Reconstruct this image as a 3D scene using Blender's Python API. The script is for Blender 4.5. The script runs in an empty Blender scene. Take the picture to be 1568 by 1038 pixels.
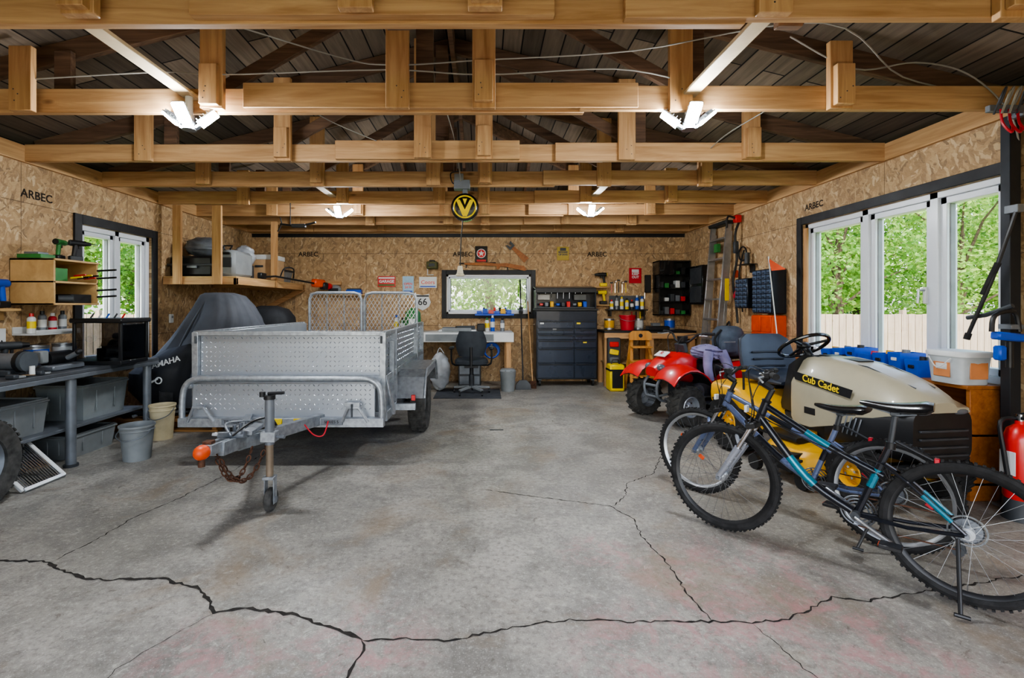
import bpy, math, random
import numpy as np
from mathutils import Vector, Matrix, Euler
random.seed(7); np.random.seed(7)
V = Vector
pi = math.pi
scene = bpy.context.scene

def S(h, k=1.0):
    h = h.lstrip('#')
    o = []
    for i in (0, 2, 4):
        c = int(h[i:i+2], 16)/255
        o.append((c/12.92 if c <= .04045 else ((c+.055)/1.055)**2.4)*k)
    return tuple(o)+(1,)

# ------------------------------------------------------------ materials
MC = {}
def newmat(name):
    m = bpy.data.materials.new(name); m.use_nodes = True
    nt = m.node_tree
    return m, nt, nt.nodes['Principled BSDF']
def N(nt, t, **k):
    n = nt.nodes.new(t)
    for a, b in k.items():
        if a in n.inputs.keys(): n.inputs[a].default_value = b
        else: setattr(n, a, b)
    return n
def L(nt, a, b): nt.links.new(a, b)
def mixc(nt, fac, a, b, mode='MIX'):
    n = nt.nodes.new('ShaderNodeMix'); n.data_type = 'RGBA'; n.blend_type = mode
    for sock, val in ((n.inputs[0], fac), (n.inputs[6], a), (n.inputs[7], b)):
        if isinstance(val, bpy.types.NodeSocket): L(nt, val, sock)
        else: sock.default_value = val
    return n.outputs[2]
def math_(nt, op, a, b=0.0, c=None, clamp=False):
    n = nt.nodes.new('ShaderNodeMath'); n.operation = op; n.use_clamp = clamp
    for i, val in enumerate((a, b, c)):
        if val is None: continue
        if isinstance(val, bpy.types.NodeSocket): L(nt, val, n.inputs[i])
        else: n.inputs[i].default_value = val
    return n.outputs[0]
def ramp(nt, fac, stops):
    n = nt.nodes.new('ShaderNodeValToRGB')
    e = n.color_ramp.elements
    while len(e) < len(stops): e.new(.5)
    for i, (p, c) in enumerate(stops):
        e[i].position = p; e[i].color = c
    L(nt, fac, n.inputs[0]); return n.outputs[0]
def coords(nt, scale=(1,1,1), rot=(0,0,0), rnd=False):
    tc = N(nt, 'ShaderNodeTexCoord'); out = tc.outputs['Object']
    if rnd:
        oi = N(nt, 'ShaderNodeObjectInfo')
        vm = N(nt, 'ShaderNodeVectorMath', operation='ADD')
        mm = math_(nt, 'MULTIPLY', oi.outputs['Random'], 37.0)
        L(nt, out, vm.inputs[0]); L(nt, mm, vm.inputs[1]); out = vm.outputs[0]
    mp = N(nt, 'ShaderNodeMapping'); mp.inputs['Scale'].default_value = scale; mp.inputs['Rotation'].default_value = rot
    L(nt, out, mp.inputs[0]); return mp.outputs[0]
def noise(nt, vec, sc, det=4, rough=.55, dist=0.0):
    n = N(nt, 'ShaderNodeTexNoise'); n.inputs['Scale'].default_value = sc
    n.inputs['Detail'].default_value = det; n.inputs['Roughness'].default_value = rough
    n.inputs['Distortion'].default_value = dist
    L(nt, vec, n.inputs['Vector']); return n.outputs['Fac']
def bump(nt, h, bs, st=.3, d=.01):
    n = N(nt, 'ShaderNodeBump'); n.inputs['Strength'].default_value = st; n.inputs['Distance'].default_value = d
    L(nt, h, n.inputs['Height']); L(nt, n.outputs[0], bs.inputs['Normal'])

def mat(name, col, rough=.5, metal=0.0, var=.12, sc=7, bmp=0.0, emis=0.0, stretch=(1,1,1), coat=0.0):
    if name in MC: return MC[name]
    m, nt, bs = newmat(name)
    if isinstance(col, str): col = S(col)
    v = coords(nt, stretch)
    f = noise(nt, v, sc, 3)
    f = math_(nt, 'MULTIPLY_ADD', f, 2.2, -.6, clamp=True)
    lo = tuple(c*(1-var*1.6) for c in col[:3])+(1,); hi = tuple(min(1, c*(1+var)) for c in col[:3])+(1,)
    L(nt, mixc(nt, f, lo, hi), bs.inputs['Base Color'])
    r = math_(nt, 'MULTIPLY_ADD', f, -.12, rough+.06)
    L(nt, r, bs.inputs['Roughness'])
    bs.inputs['Metallic'].default_value = metal
    if coat: bs.inputs['Coat Weight'].default_value = coat
    if bmp: bump(nt, noise(nt, v, sc*6, 2), bs, bmp, .004)
    MC[name] = m; return m

def wood(name, dark, light, axis=0, rough=.65, fine=1.0):
    if name in MC: return MC[name]
    m, nt, bs = newmat(name)
    st = [16, 16, 16]; st[axis] = 1.1
    v = coords(nt, tuple(s*fine for s in st), rnd=True)
    f1 = noise(nt, v, 1.6, 5, .6, .7)
    st2 = [2.2, 2.2, 2.2]; st2[axis] = .8
    f2 = noise(nt, coords(nt, tuple(st2), rnd=True), 1.5, 2)
    f = math_(nt, 'MULTIPLY_ADD', f1, 1.7, -.35)
    f = math_(nt, 'MULTIPLY_ADD', f2, .8, math_(nt, 'ADD', f, -.4), clamp=True)
    c = mixc(nt, f, S(dark), S(light))
    vo = N(nt, 'ShaderNodeTexVoronoi'); vo.inputs['Scale'].default_value = 2.1
    st3 = [1.6]*3; st3[axis] = .7
    L(nt, coords(nt, tuple(st3), rnd=True), vo.inputs['Vector'])
    k = ramp(nt, vo.outputs['Distance'], [(0.03, (1,1,1,1)), (.075, (0,0,0,1))])
    c = mixc(nt, math_(nt, 'MULTIPLY', k, .75), c, S('#5a3415'))
    L(nt, c, bs.inputs['Base Color']); bs.inputs['Roughness'].default_value = rough
    bump(nt, f1, bs, .25, .004)
    MC[name] = m; return m

def osb(name, ax):
    m, nt, bs = newmat(name)
    tc = N(nt, 'ShaderNodeTexCoord'); sp = N(nt, 'ShaderNodeSeparateXYZ'); L(nt, tc.outputs['Object'], sp.inputs[0])
    u = sp.outputs[ax]; z = sp.outputs[2]
    cb = N(nt, 'ShaderNodeCombineXYZ'); L(nt, u, cb.inputs[0]); L(nt, z, cb.inputs[1])
    nz = N(nt, 'ShaderNodeTexNoise'); nz.inputs['Scale'].default_value = 7; nz.inputs['Detail'].default_value = 3; L(nt, cb.outputs[0], nz.inputs['Vector'])
    va = N(nt, 'ShaderNodeVectorMath', operation='MULTIPLY_ADD')
    L(nt, nz.outputs['Color'], va.inputs[0]); va.inputs[1].default_value = (.14, .14, 0); L(nt, cb.outputs[0], va.inputs[2])
    vals = []
    for rot, s in ((.15, (9, 36, 1)), (-.55, (11, 40, 1)), (.8, (10, 36, 1)), (1.9, (13, 44, 1))):
        r0 = N(nt, 'ShaderNodeMapping'); r0.inputs['Rotation'].default_value = (0, 0, rot); L(nt, va.outputs[0], r0.inputs[0])
        r1 = N(nt, 'ShaderNodeMapping'); r1.inputs['Scale'].default_value = s; L(nt, r0.outputs[0], r1.inputs[0])
        vo = N(nt, 'ShaderNodeTexVoronoi'); vo.inputs['Scale'].default_value = 1.0; L(nt, r1.outputs[0], vo.inputs['Vector'])
        sc = N(nt, 'ShaderNodeSeparateColor'); L(nt, vo.outputs['Color'], sc.inputs[0]); vals.append((sc, vo))
    a = vals[0][0].outputs[0]
    for sc, vo in vals[1:]:
        sel = math_(nt, 'GREATER_THAN', sc.outputs[1], .55)
        mx = N(nt, 'ShaderNodeMix'); mx.data_type = 'FLOAT'; L(nt, sel, mx.inputs[0]); L(nt, a, mx.inputs[2]); L(nt, sc.outputs[0], mx.inputs[3]); a = mx.outputs[0]
    c = ramp(nt, a, [(0, S('#5c4229')), (.10, S('#8e6c49')), (.5, S('#b38e62')), (.85, S('#ccaa7d')), (1, S('#e6cda5'))])
    gr = noise(nt, vals[1][1].inputs['Vector'].links[0].from_socket, 3, 3)
    c = mixc(nt, .35, c, mixc(nt, gr, S('#553e28'), S('#f0d8b4')))
    big = noise(nt, cb.outputs[0], 1.1, 2)
    c = mixc(nt, math_(nt, 'MULTIPLY', big, .35), c, S('#9c7950'))
    def seam(s, per, off, w):
        q = math_(nt, 'FRACT', math_(nt, 'DIVIDE', math_(nt, 'ADD', s, off), per))
        return math_(nt, 'LESS_THAN', q, w/per)
    sm = math_(nt, 'MAXIMUM', seam(u, 1.22, 20.3, .006), seam(z, 1.22, 10.0+.04, .006))
    c = mixc(nt, math_(nt, 'MULTIPLY', sm, .7), c, S('#3a2410'))
    L(nt, c, bs.inputs['Base Color']); bs.inputs['Roughness'].default_value = .75
    bump(nt, a, bs, .35, .004)
    return m

def planks(name, ax_u, ax_v, w, c1, c2, gap=.006, ln=1.8):
    m, nt, bs = newmat(name)
    tc = N(nt, 'ShaderNodeTexCoord'); sp = N(nt, 'ShaderNodeSeparateXYZ'); L(nt, tc.outputs['Object'], sp.inputs[0])
    cb = N(nt, 'ShaderNodeCombineXYZ'); L(nt, sp.outputs[ax_u], cb.inputs[0]); L(nt, sp.outputs[ax_v], cb.inputs[1])
    br = N(nt, 'ShaderNodeTexBrick'); L(nt, cb.outputs[0], br.inputs['Vector'])
    br.inputs['Scale'].default_value = 1; br.inputs['Brick Width'].default_value = ln; br.inputs['Row Height'].default_value = w
    br.inputs['Mortar Size'].default_value = gap; br.inputs['Color1'].default_value = S(c1); br.inputs['Color2'].default_value = S(c2)
    br.inputs['Mortar'].default_value = S('#0a0806')
    mp = N(nt, 'ShaderNodeMapping'); mp.inputs['Scale'].default_value = (1.3, 20, 1); L(nt, cb.outputs[0], mp.inputs[0])
    f = noise(nt, mp.outputs[0], 1.5, 5, .65, .4)
    c = mixc(nt, 1.0, br.outputs['Color'], mixc(nt, f, (.3,.3,.3,1), (1.5,1.5,1.5,1)), 'MULTIPLY')
    L(nt, c, bs.inputs['Base Color']); bs.inputs['Roughness'].default_value = .8
    bump(nt, f, bs, .3, .005)
    return m

def concrete():
    m, nt, bs = newmat('concrete_floor')
    v = coords(nt)
    big = noise(nt, v, .55, 4, .6, .4); mid = noise(nt, v, 3.2, 5, .68, .3); fin = noise(nt, v, 34, 4, .75); spk = noise(nt, v, 140, 1)
    c = ramp(nt, big, [(.3, S('#838078')), (.5, S('#9e9a92')), (.7, S('#b3aea5'))])
    c = mixc(nt, ramp(nt, mid, [(.38, (.8,.8,.8,1)), (.58, (0,0,0,1))]), c, S('#75726d'))
    c = mixc(nt, ramp(nt, fin, [(.36, (.65,.65,.65,1)), (.5, (0,0,0,1))]), c, S('#69665f'))
    c = mixc(nt, ramp(nt, fin, [(.56, (0,0,0,1)), (.68, (.5,.5,.5,1))]), c, S('#cac6be'))
    c = mixc(nt, ramp(nt, spk, [(.60, (0,0,0,1)), (.75, (.5,.5,.5,1))]), c, S('#d0ccc4'))
    br = noise(nt, v, 1.4, 5, .65, .8)
    c = mixc(nt, ramp(nt, br, [(.53, (0,0,0,1)), (.70, (.65,.65,.65,1))]), c, S('#88735a'))
    pit = noise(nt, v, 9, 5, .78, 1.2)
    c = mixc(nt, ramp(nt, pit, [(.62, (0,0,0,1)), (.66, (.6,.6,.6,1))]), c, S('#5a544b'))
    c = mixc(nt, ramp(nt, pit, [(.33, (.5,.5,.5,1)), (.38, (0,0,0,1))]), c, S('#c6c2ba'))
    tot = None
    for (x, y, r) in ((1.2, 2.2, .6), (-1.0, 1.75, .35), (-.45, 1.8, .35), (.65, 1.75, .45), (1.3, 1.75, .5), (.6, 2.5, .25), (1.5, 1.3, .6)):
        d = N(nt, 'ShaderNodeVectorMath', operation='DISTANCE'); L(nt, v, d.inputs[0]); d.inputs[1].default_value = (x, y, 0)
        q = math_(nt, 'SUBTRACT', 1.0, math_(nt, 'DIVIDE', d.outputs['Value'], r), clamp=True)
        tot = q if tot is None else math_(nt, 'ADD', tot, q, clamp=True)
    wr = noise(nt, v, 6.5, 6, .80, .6)
    pk = math_(nt, 'MULTIPLY', ramp(nt, tot, [(0, (0,0,0,1)), (.6, (1,1,1,1))]), ramp(nt, wr, [(.47, (0,0,0,1)), (.62, (.62,.62,.62,1))]))
    c = mixc(nt, pk, c, S('#b27d7e'))
    L(nt, c, bs.inputs['Base Color'])
    L(nt, ramp(nt, big, [(.35, (.36,.36,.36,1)), (.65, (.6,.6,.6,1))]), bs.inputs['Roughness'])
    h = math_(nt, 'ADD', mid, math_(nt, 'MULTIPLY', fin, .4)); h = math_(nt, 'SUBTRACT', h, math_(nt, 'MULTIPLY', ramp(nt, pit, [(.62, (0,0,0,1)), (.68, (1,1,1,1))]), .3))
    bump(nt, h, bs, .45, .012)
    return m

def glassmat(name, tint=(1,1,1,1), k=.07):
    m = bpy.data.materials.new(name); m.use_nodes = True; nt = m.node_tree; nt.nodes.clear()
    o = N(nt, 'ShaderNodeOutputMaterial'); mx = N(nt, 'ShaderNodeMixShader'); t = N(nt, 'ShaderNodeBsdfTransparent'); g = N(nt, 'ShaderNodeBsdfGlossy')
    t.inputs[0].default_value = tint; g.inputs['Roughness'].default_value = .02
    mx.inputs[0].default_value = k; L(nt, t.outputs[0], mx.inputs[1]); L(nt, g.outputs[0], mx.inputs[2]); L(nt, mx.outputs[0], o.inputs[0])
    return m

# ------------------------------------------------------------ mesh builder
def frame(o, u, v):
    u = V(u).normalized(); v = V(v).normalized(); n = u.cross(v)
    M = Matrix.Identity(4)
    for i in range(3):
        M[i][0] = u[i]; M[i][1] = v[i]; M[i][2] = n[i]; M[i][3] = o[i]
    return M
def crom(pts, k=6, closed=False):
    P = [V(p) for p in pts]; n = len(P); out = []
    rng = range(n) if closed else range(n-1)
    for i in rng:
        if closed: a, b, c, d = P[(i-1) % n], P[i], P[(i+1) % n], P[(i+2) % n]
        else: a, b, c, d = P[max(i-1, 0)], P[i], P[i+1], P[min(i+2, n-1)]
        for j in range(k):
            t = j/k
            out.append(.5*((2*b)+(c-a)*t+(2*a-5*b+4*c-d)*t*t+(3*b-a-3*c+d)*t**3))
    if not closed: out.append(P[-1])
    return out

class B:
    def __init__(s, T=None):
        s.v = []; s.f = []; s.mi = []; s.mats = []; s.T = T or Matrix.Identity(4)
    def add(s, vs, fs, m, M=None):
        if m not in s.mats: s.mats.append(m)
        k = s.mats.index(m); b = len(s.v)
        X = s.T @ M if M is not None else s.T
        s.v += [tuple(X @ V(p)) for p in vs]
        s.f += [tuple(i+b for i in f) for f in fs]; s.mi += [k]*len(fs)
    def boxM(s, M, sz, m, bev=0):
        hx, hy, hz = sz[0]/2, sz[1]/2, sz[2]/2
        if bev <= 0:
            vs = [(x*hx, y*hy, z*hz) for x in (-1, 1) for y in (-1, 1) for z in (-1, 1)]
            fs = [(0,1,3,2), (4,6,7,5), (0,4,5,1), (2,3,7,6), (0,2,6,4), (1,5,7,3)]
        else:
            b = min(bev, .45*2*min(hx, hy, hz))
            vs = []; 
            for x in (-1, 1):
                for y in (-1, 1):
                    for z in (-1, 1):
                        vs += [(x*hx, y*(hy-b), z*(hz-b)), (x*(hx-b), y*hy, z*(hz-b)), (x*(hx-b), y*(hy-b), z*hz)]
            I = lambda x, y, z, k: (((x > 0)*2+(y > 0))*2+(z > 0))*3+k
            fs = []
            for q in (-1, 1):
                fs.append((I(q,-1,-1,0), I(q,1,-1,0), I(q,1,1,0), I(q,-1,1,0)))
                fs.append((I(-1,q,-1,1), I(1,q,-1,1), I(1,q,1,1), I(-1,q,1,1)))
                fs.append((I(-1,-1,q,2), I(1,-1,q,2), I(1,1,q,2), I(-1,1,q,2)))
                for r in (-1, 1):
                    fs.append((I(q,r,-1,0), I(q,r,1,0), I(q,r,1,1), I(q,r,-1,1)))
                    fs.append((I(-1,q,r,1), I(1,q,r,1), I(1,q,r,2), I(-1,q,r,2)))
                    fs.append((I(q,-1,r,0), I(q,1,r,0), I(q,1,r,2), I(q,-1,r,2)))
                    for t in (-1, 1): fs.append((I(q,r,t,0), I(q,r,t,1), I(q,r,t,2)))
        s.add(vs, fs, m, M)
    def box(s, c, sz, m, rot=(0,0,0), bev=0.003):
        s.boxM(Matrix.Translation(c) @ Euler(rot).to_matrix().to_4x4(), sz, m, bev)
    def bb(s, x0, x1, y0, y1, z0, z1, m, bev=0.003):
        s.box(((x0+x1)/2, (y0+y1)/2, (z0+z1)/2), (abs(x1-x0), abs(y1-y0), abs(z1-z0)), m, bev=bev)
    def beam(s, p0, p1, w, h, m, up=(0,0,1), bev=.003):
        p0 = V(p0); p1 = V(p1); d = (p1-p0); Ln = d.length; d.normalize(); up = V(up)
        if abs(d.dot(up)) > .99: up = V((0,1,0))
        x = up.cross(d).normalized(); y = d.cross(x)
        M = Matrix.Identity(4); c = (p0+p1)/2
        for i in range(3): M[i][0] = x[i]; M[i][1] = y[i]; M[i][2] = d[i]; M[i][3] = c[i]
        s.boxM(M, (w, h, Ln), m, bev)
    def tube(s, pts, r, m, n=8, closed=False, sm=0):
        P = crom(pts, sm, closed) if sm else [V(p) for p in pts]
        k = len(P); rs = r if isinstance(r, (list, tuple)) else None
        t0 = (P[1]-P[0]).normalized(); a = t0.orthogonal().normalized(); vs = []
        prev = t0
        for i in range(k):
            if closed: t = (P[(i+1) % k]-P[i-1]).normalized()
            elif i == 0: t = t0
            elif i == k-1: t = (P[i]-P[i-1]).normalized()
            else: t = ((P[i+1]-P[i]).normalized()+(P[i]-P[i-1]).normalized())
            if t.length < 1e-6: t = prev.copy()
            t.normalize()
            a = (a-t*a.dot(t)); 
            if a.length < 1e-6: a = t.orthogonal()
            a.normalize(); b = t.cross(a); prev = t
            rr = r if rs is None else (rs[i] if len(rs) == k else rs[0]+(rs[-1]-rs[0])*i/(k-1))
            for j in range(n):
                q = 2*pi*j/n; vs.append(P[i]+a*math.cos(q)*rr+b*math.sin(q)*rr)
        fs = []
        for i in range(k if closed else k-1):
            i2 = (i+1) % k
            for j in range(n):
                j2 = (j+1) % n; fs.append((i*n+j, i*n+j2, i2*n+j2, i2*n+j))
        if not closed:
            fs.append(tuple(range(n))[::-1]); fs.append(tuple(range((k-1)*n, k*n)))
        s.add(vs, fs, m)
    def cyl(s, p0, p1, r, m, r2=None, n=16):
        s.tube([p0, p1], (r, r if r2 is None else r2), m, n)
    def lathe(s, prof, o, axis, m, n=24, closed=False):
        ax = V(axis).normalized(); a = ax.orthogonal().normalized(); b = ax.cross(a); o = V(o); vs = []; k = len(prof)
        for j in range(n):
            q = 2*pi*j/n; d = a*math.cos(q)+b*math.sin(q)
            for (r, h) in prof: vs.append(o+d*r+ax*h)
        fs = []
        for j in range(n):
            j2 = (j+1) % n
            for i in range(k if closed else k-1):
                i2 = (i+1) % k; fs.append((j*k+i, j2*k+i, j2*k+i2, j*k+i2))
        s.add(vs, fs, m)
    def torus(s, c, axis, R, r, m, n=40, k=8):
        s.lathe([(R+r*math.cos(2*pi*i/k), r*math.sin(2*pi*i/k)) for i in range(k)], c, axis, m, n, True)
    def loft(s, rings, m, cap=True):
        n = len(rings[0]); vs = [p for r in rings for p in r]; fs = []
        for i in range(len(rings)-1):
            for j in range(n):
                j2 = (j+1) % n; fs.append((i*n+j, i*n+j2, (i+1)*n+j2, (i+1)*n+j))
        if cap: fs.append(tuple(range(n))[::-1]); fs.append(tuple(range((len(rings)-1)*n, len(rings)*n)))
        s.add(vs, fs, m)
    def sheet(s, rows, m, th=None):
        n = len(rows[0]); vs = [V(p) for r in rows for p in r]; fs = []
        for i in range(len(rows)-1):
            for j in range(n-1): fs.append((i*n+j, i*n+j+1, (i+1)*n+j+1, (i+1)*n+j))
        s.add(vs, fs, m)
    def sph(s, c, r, m, rot=(0,0,0), n=16, k=10):
        if not isinstance(r, (tuple, list)): r = (r, r, r)
        R = Euler(rot).to_matrix(); rings = []
        for i in range(k+1):
            t = -pi/2+pi*i/k; t = max(min(t, pi/2-.02), -pi/2+.02)
            rings.append([V(c)+R @ V((r[0]*math.cos(t)*math.cos(2*pi*j/n), r[1]*math.cos(t)*math.sin(2*pi*j/n), r[2]*math.sin(t))) for j in range(n)])
        s.loft(rings, m)
    def prism(s, poly, F, depth, m):
        n = len(poly); vs = [(p[0], p[1], 0) for p in poly]+[(p[0], p[1], depth) for p in poly]
        fs = [tuple(range(n))[::-1], tuple(range(n, 2*n))]+[(i, (i+1) % n, n+(i+1) % n, n+i) for i in range(n)]
        s.add(vs, fs, m, F)
    def text(s, t, F, size, m, ext=.0008, bold=0.0):
        cu = bpy.data.curves.new('t', 'FONT'); cu.body = t; cu.size = size; cu.extrude = ext; cu.align_x = 'CENTER'; cu.align_y = 'CENTER'
        cu.resolution_u = 3; cu.offset = bold
        o = bpy.data.objects.new('t', cu); scene.collection.objects.link(o)
        bpy.context.view_layer.update()
        me = o.evaluated_get(bpy.context.evaluated_depsgraph_get()).to_mesh()
        s.add([tuple(v.co) for v in me.vertices], [tuple(p.vertices) for p in me.polygons], m, F)
        bpy.data.objects.remove(o); bpy.data.curves.remove(cu)
    def done(s, name, origin=None, angle=38):
        P = np.array(s.v); 
        if origin is None:
            lo = P.min(0); hi = P.max(0); origin = ((lo[0]+hi[0])/2, (lo[1]+hi[1])/2, lo[2])
        P = P-np.array(origin)
        me = bpy.data.meshes.new(name); me.from_pydata(P.tolist(), [], s.f)
        for m in s.mats: me.materials.append(m)
        me.polygons.foreach_set('material_index', s.mi)
        me.polygons.foreach_set('use_smooth', [True]*len(s.f))
        import bmesh
        bm = bmesh.new(); bm.from_mesh(me); bmesh.ops.recalc_face_normals(bm, faces=bm.faces); bm.to_mesh(me); bm.free()
        me.set_sharp_from_angle(angle=math.radians(angle))
        me.update()
        o = bpy.data.objects.new(name, me); o.location = origin; scene.collection.objects.link(o)
        return o

def place(x, y, z=0, ang=0, tilt=0):
    return Matrix.Translation((x, y, z)) @ Matrix.Rotation(math.radians(ang), 4, 'Z') @ Matrix.Rotation(math.radians(tilt), 4, 'X')

# ------------------------------------------------------------ common materials
BLK = mat('black_plastic', '#1b1c1f', .45, var=.25)
BLKG = mat('black_gloss', '#121316', .25, var=.2, coat=.4)
RUB = mat('tyre_rubber', '#232324', .85, var=.35, sc=20, bmp=.3)
RUBG = mat('dusty_rubber', '#454442', .9, var=.35, sc=18, bmp=.3)
ALU = mat('aluminium', '#b0b4b9', .35, .85, var=.12, sc=10)
GALV = mat('galvanised_steel', '#a3a8ae', .42, .65, var=.2, sc=26)
STL = mat('painted_grey_steel', '#767b82', .45, .3, var=.15)
CHR = mat('chrome', '#d6d8db', .15, 1.0, var=.05)
RUST = mat('rusty_iron', '#5e4030', .75, .4, var=.4, sc=30, bmp=.4)
WHT = mat('white_plastic', '#d8dada', .4, var=.05)
WPVC = mat('white_pvc', '#dde2e9', .35, var=.03)
GRYP = mat('grey_plastic', '#84888a', .5, var=.1)
DGRY = mat('dark_grey_plastic', '#3b3f44', .5, var=.15)
RED = mat('red_paint', '#cf1f1e', .35, var=.12, coat=.4)
REDP = mat('red_plastic', '#c01c30', .4, var=.08)
ORG = mat('orange_plastic', '#dd5018', .45, var=.12)
YEL = mat('yellow_paint', '#e8ae16', .4, var=.1)
YEL2 = mat('bright_yellow', '#f2d31c', .4, var=.05)
BLU = mat('blue_plastic', '#1650c0', .4, var=.1)
GRN = mat('green_plastic', '#2f7a3a', .5, var=.15)
TEAL = mat('teal_paint', '#14788f', .3, .3, var=.1, coat=.5)
NAVY = mat('navy_metal_paint', '#222935', .35, .4, var=.15, coat=.3)
PINE = wood('pine_x', '#a17448', '#dbb384', 0)
PINEY = wood('pine_y', '#ac7f50', '#dfb888', 1)
PINEZ = wood('pine_z', '#a17346', '#d6ad7c', 2)
OLDW = wood('old_dark_wood', '#3c2c22', '#866850', 0, .8)
PLY = wood('plywood', '#b08c58', '#d2ae7c', 1, .6, .4)
BRW = wood('brown_stained_wood', '#7a4219', '#b87436', 1, .55)
TRIM = mat('black_trim_paint', '#1b1c20', .55, var=.2)
GLS = glassmat('window_glass', k=.03)
CARD = mat('cardboard', '#c2a079', .8, var=.1)

# ------------------------------------------------------------ room shell
XL, XR, YB, H, YF = -3.93, 3.40, 8.20, 2.50, -1.2
b = B(); b.bb(XL-.2, XR+.2, YF-1.5, YB+.2, -.15, 0, concrete(), 0); b.done('floor', (0,0,0))

def wall_x(name, x, out, ops, m, ty):
    b = B(); a, c = (x-.16, x) if out < 0 else (x, x+.16)
    y = YF
    for (y0, y1, z0, z1) in ops:
        b.bb(a, c, y, y0, 0, H+.14, m, 0); b.bb(a, c, y0, y1, 0, z0, m, 0); b.bb(a, c, y0, y1, z1, H+.14, m, 0); y = y1
    b.bb(a, c, y, YB, 0, H+.14, m, 0)
    for (yy, zz, sz) in ty:
        F = frame((x+.001, yy, zz), (0,1,0), (0,0,1)) if out < 0 else frame((x-.001, yy, zz), (0,-1,0), (0,0,1))
        b.text('ARBEC', F, sz, INK, .0005, .002)
    return b.done(name, (0,0,0))
INK = mat('stencil_ink', '#241a12', .8)
OSBY = osb('osb_side', 1); OSBX = osb('osb_back', 0)
RZ0 = .755
wall_x('wall_left', XL, -1, [(4.71, 5.71, .67, 2.08)], OSBY, [(4.25, 2.24, .10), (7.2, 2.1, .10)])
wall_x('wall_right', XR, 1, [(3.14, 5.15, RZ0, 2.14)], OSBY, [(4.98, 2.31, .09)])
b = B()
wx0, wx1, wz0, wz1 = -.64, .80, 1.14, 1.81
for x0, x1, z0, z1 in ((XL-.16, wx0, 0, H+.14), (wx1, XR+.16, 0, H+.14), (wx0, wx1, 0, wz0), (wx0, wx1, wz1, H+.14)):
    b.bb(x0, x1, YB, YB+.16, z0, z1, OSBX, 0)
for xx in (-2.98, -.36, 1.92): b.text('ARBEC', frame((xx, YB-.001, 2.15), (1,0,0), (0,0,1)), .11, INK, .0005, .002)
b.done('wall_back', (0,0,0))
b = B()
b.bb(XL-.16, -2.9, YF-.16, YF, 0, H+.14, OSBX, 0); b.bb(2.6, XR+.16, YF-.16, YF, 0, H+.14, OSBX, 0); b.bb(-2.9, 2.6, YF-.16, YF, 2.35, 3.2, OSBX, 0)
b.done('wall_front', (0,0,0))

def trim_win(name, ax, pos, u0, u1, z0, z1, w, sgn):
    b = B(); t = .02
    def q(a0, a1, c0, c1):
        if ax == 0: b.bb(pos, pos+sgn*t, a0, a1, c0, c1, TRIM)
        else: b.bb(a0, a1, pos, pos+sgn*t, c0, c1, TRIM)
    q(u0-w, u0, z0-w, z1+w); q(u1, u1+w, z0-w, z1+w); q(u0, u1, z1, z1+w); q(u0, u1, z0-w, z0)
    b.done(name)
trim_win('trim_1', 0, XL, 4.71, 5.71, .67, 2.08, .09, 1)
trim_win('trim_2', 0, XR, 3.14, 5.15, RZ0, 2.14, .08, -1)
trim_win('trim_3', 1, YB, wx0, wx1, wz0, wz1, .075, -1)
b = B(); b.bb(XL, XR, YB-.02, YB, 2.44, 2.50, TRIM); b.done('trim_4')
b = B()
b.bb(XL, XL+.035, YF, YB, H, H+.14, PINEY); b.bb(XR-.035, XR, YF, YB, H, H+.14, PINEY); b.bb(XL, XR, YB-.04, YB, H, H+.14, PINE); b.done('trim_5')
def window(name, ax, pos, out, u0, u1, z0, z1, mulls, fr=.055, sash=.045, mw=.03):
    b = B(); c = pos+out*.085; d = .06; mulls = sorted(mulls)
    def q(a0, a1, c0, c1, dep, m, off=0):
        if ax == 0: b.bb(c-dep+off, c+dep+off, a0, a1, c0, c1, m, .004)
        else: b.bb(a0, a1, c-dep+off, c+dep+off, c0, c1, m, .004)
    q(u0, u0+fr, z0, z1, d, WPVC); q(u1-fr, u1, z0, z1, d, WPVC); q(u0, u1, z0, z0+fr, d, WPVC); q(u0, u1, z1-fr, z1, d, WPVC)
    es = [u0+fr]+[e for m_ in mulls for e in (m_-mw, m_+mw)]+[u1-fr]
    for m_ in mulls: q(m_-mw, m_+mw, z0, z1, d, WPVC)
    for i in range(0, len(es), 2):
        a0, a1 = es[i], es[i+1]; s_ = min(sash, (a1-a0)*.2)
        q(a0, a0+s_, z0+fr, z1-fr, .04, WPVC); q(a1-s_, a1, z0+fr, z1-fr, .04, WPVC)
        q(a0, a1, z0+fr, z0+fr+s_, .04, WPVC); q(a0, a1, z1-fr-s_, z1-fr, .04, WPVC)
        q(a0+s_, a1-s_, z0+fr+s_, z1-fr-s_, .004, GLS)
        for e in (a0+s_, a1-s_-.008): q(e, e+.008, z0+fr+s_, z1-fr-s_, .02, GRYP)
    return b
b = window('w', 0, XL, -1, 4.71, 5.71, .67, 2.08, [5.21]); b.done('window_1')
b = window('w', 0, XR, 1, 3.14, 5.15, RZ0, 2.14, [4.34, 3.68], .05, .05, .035)
b.box((XR+.035, 3.76, 1.36), (.02, .03, .13), WHT); b.tube([(XR+.03, 3.76, 1.40), (XR-.02, 3.76, 1.40), (XR-.025, 3.76, 1.30)], .010, ALU)
b.bb(XR+.0, XR+.02, 5.09, 5.15, .9, 2.1, PINEZ)
b.done('window_2')
b = window('w', 1, YB, 1, wx0, wx1, wz0, wz1, [], .04, .03); b.done('window_3')

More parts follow.
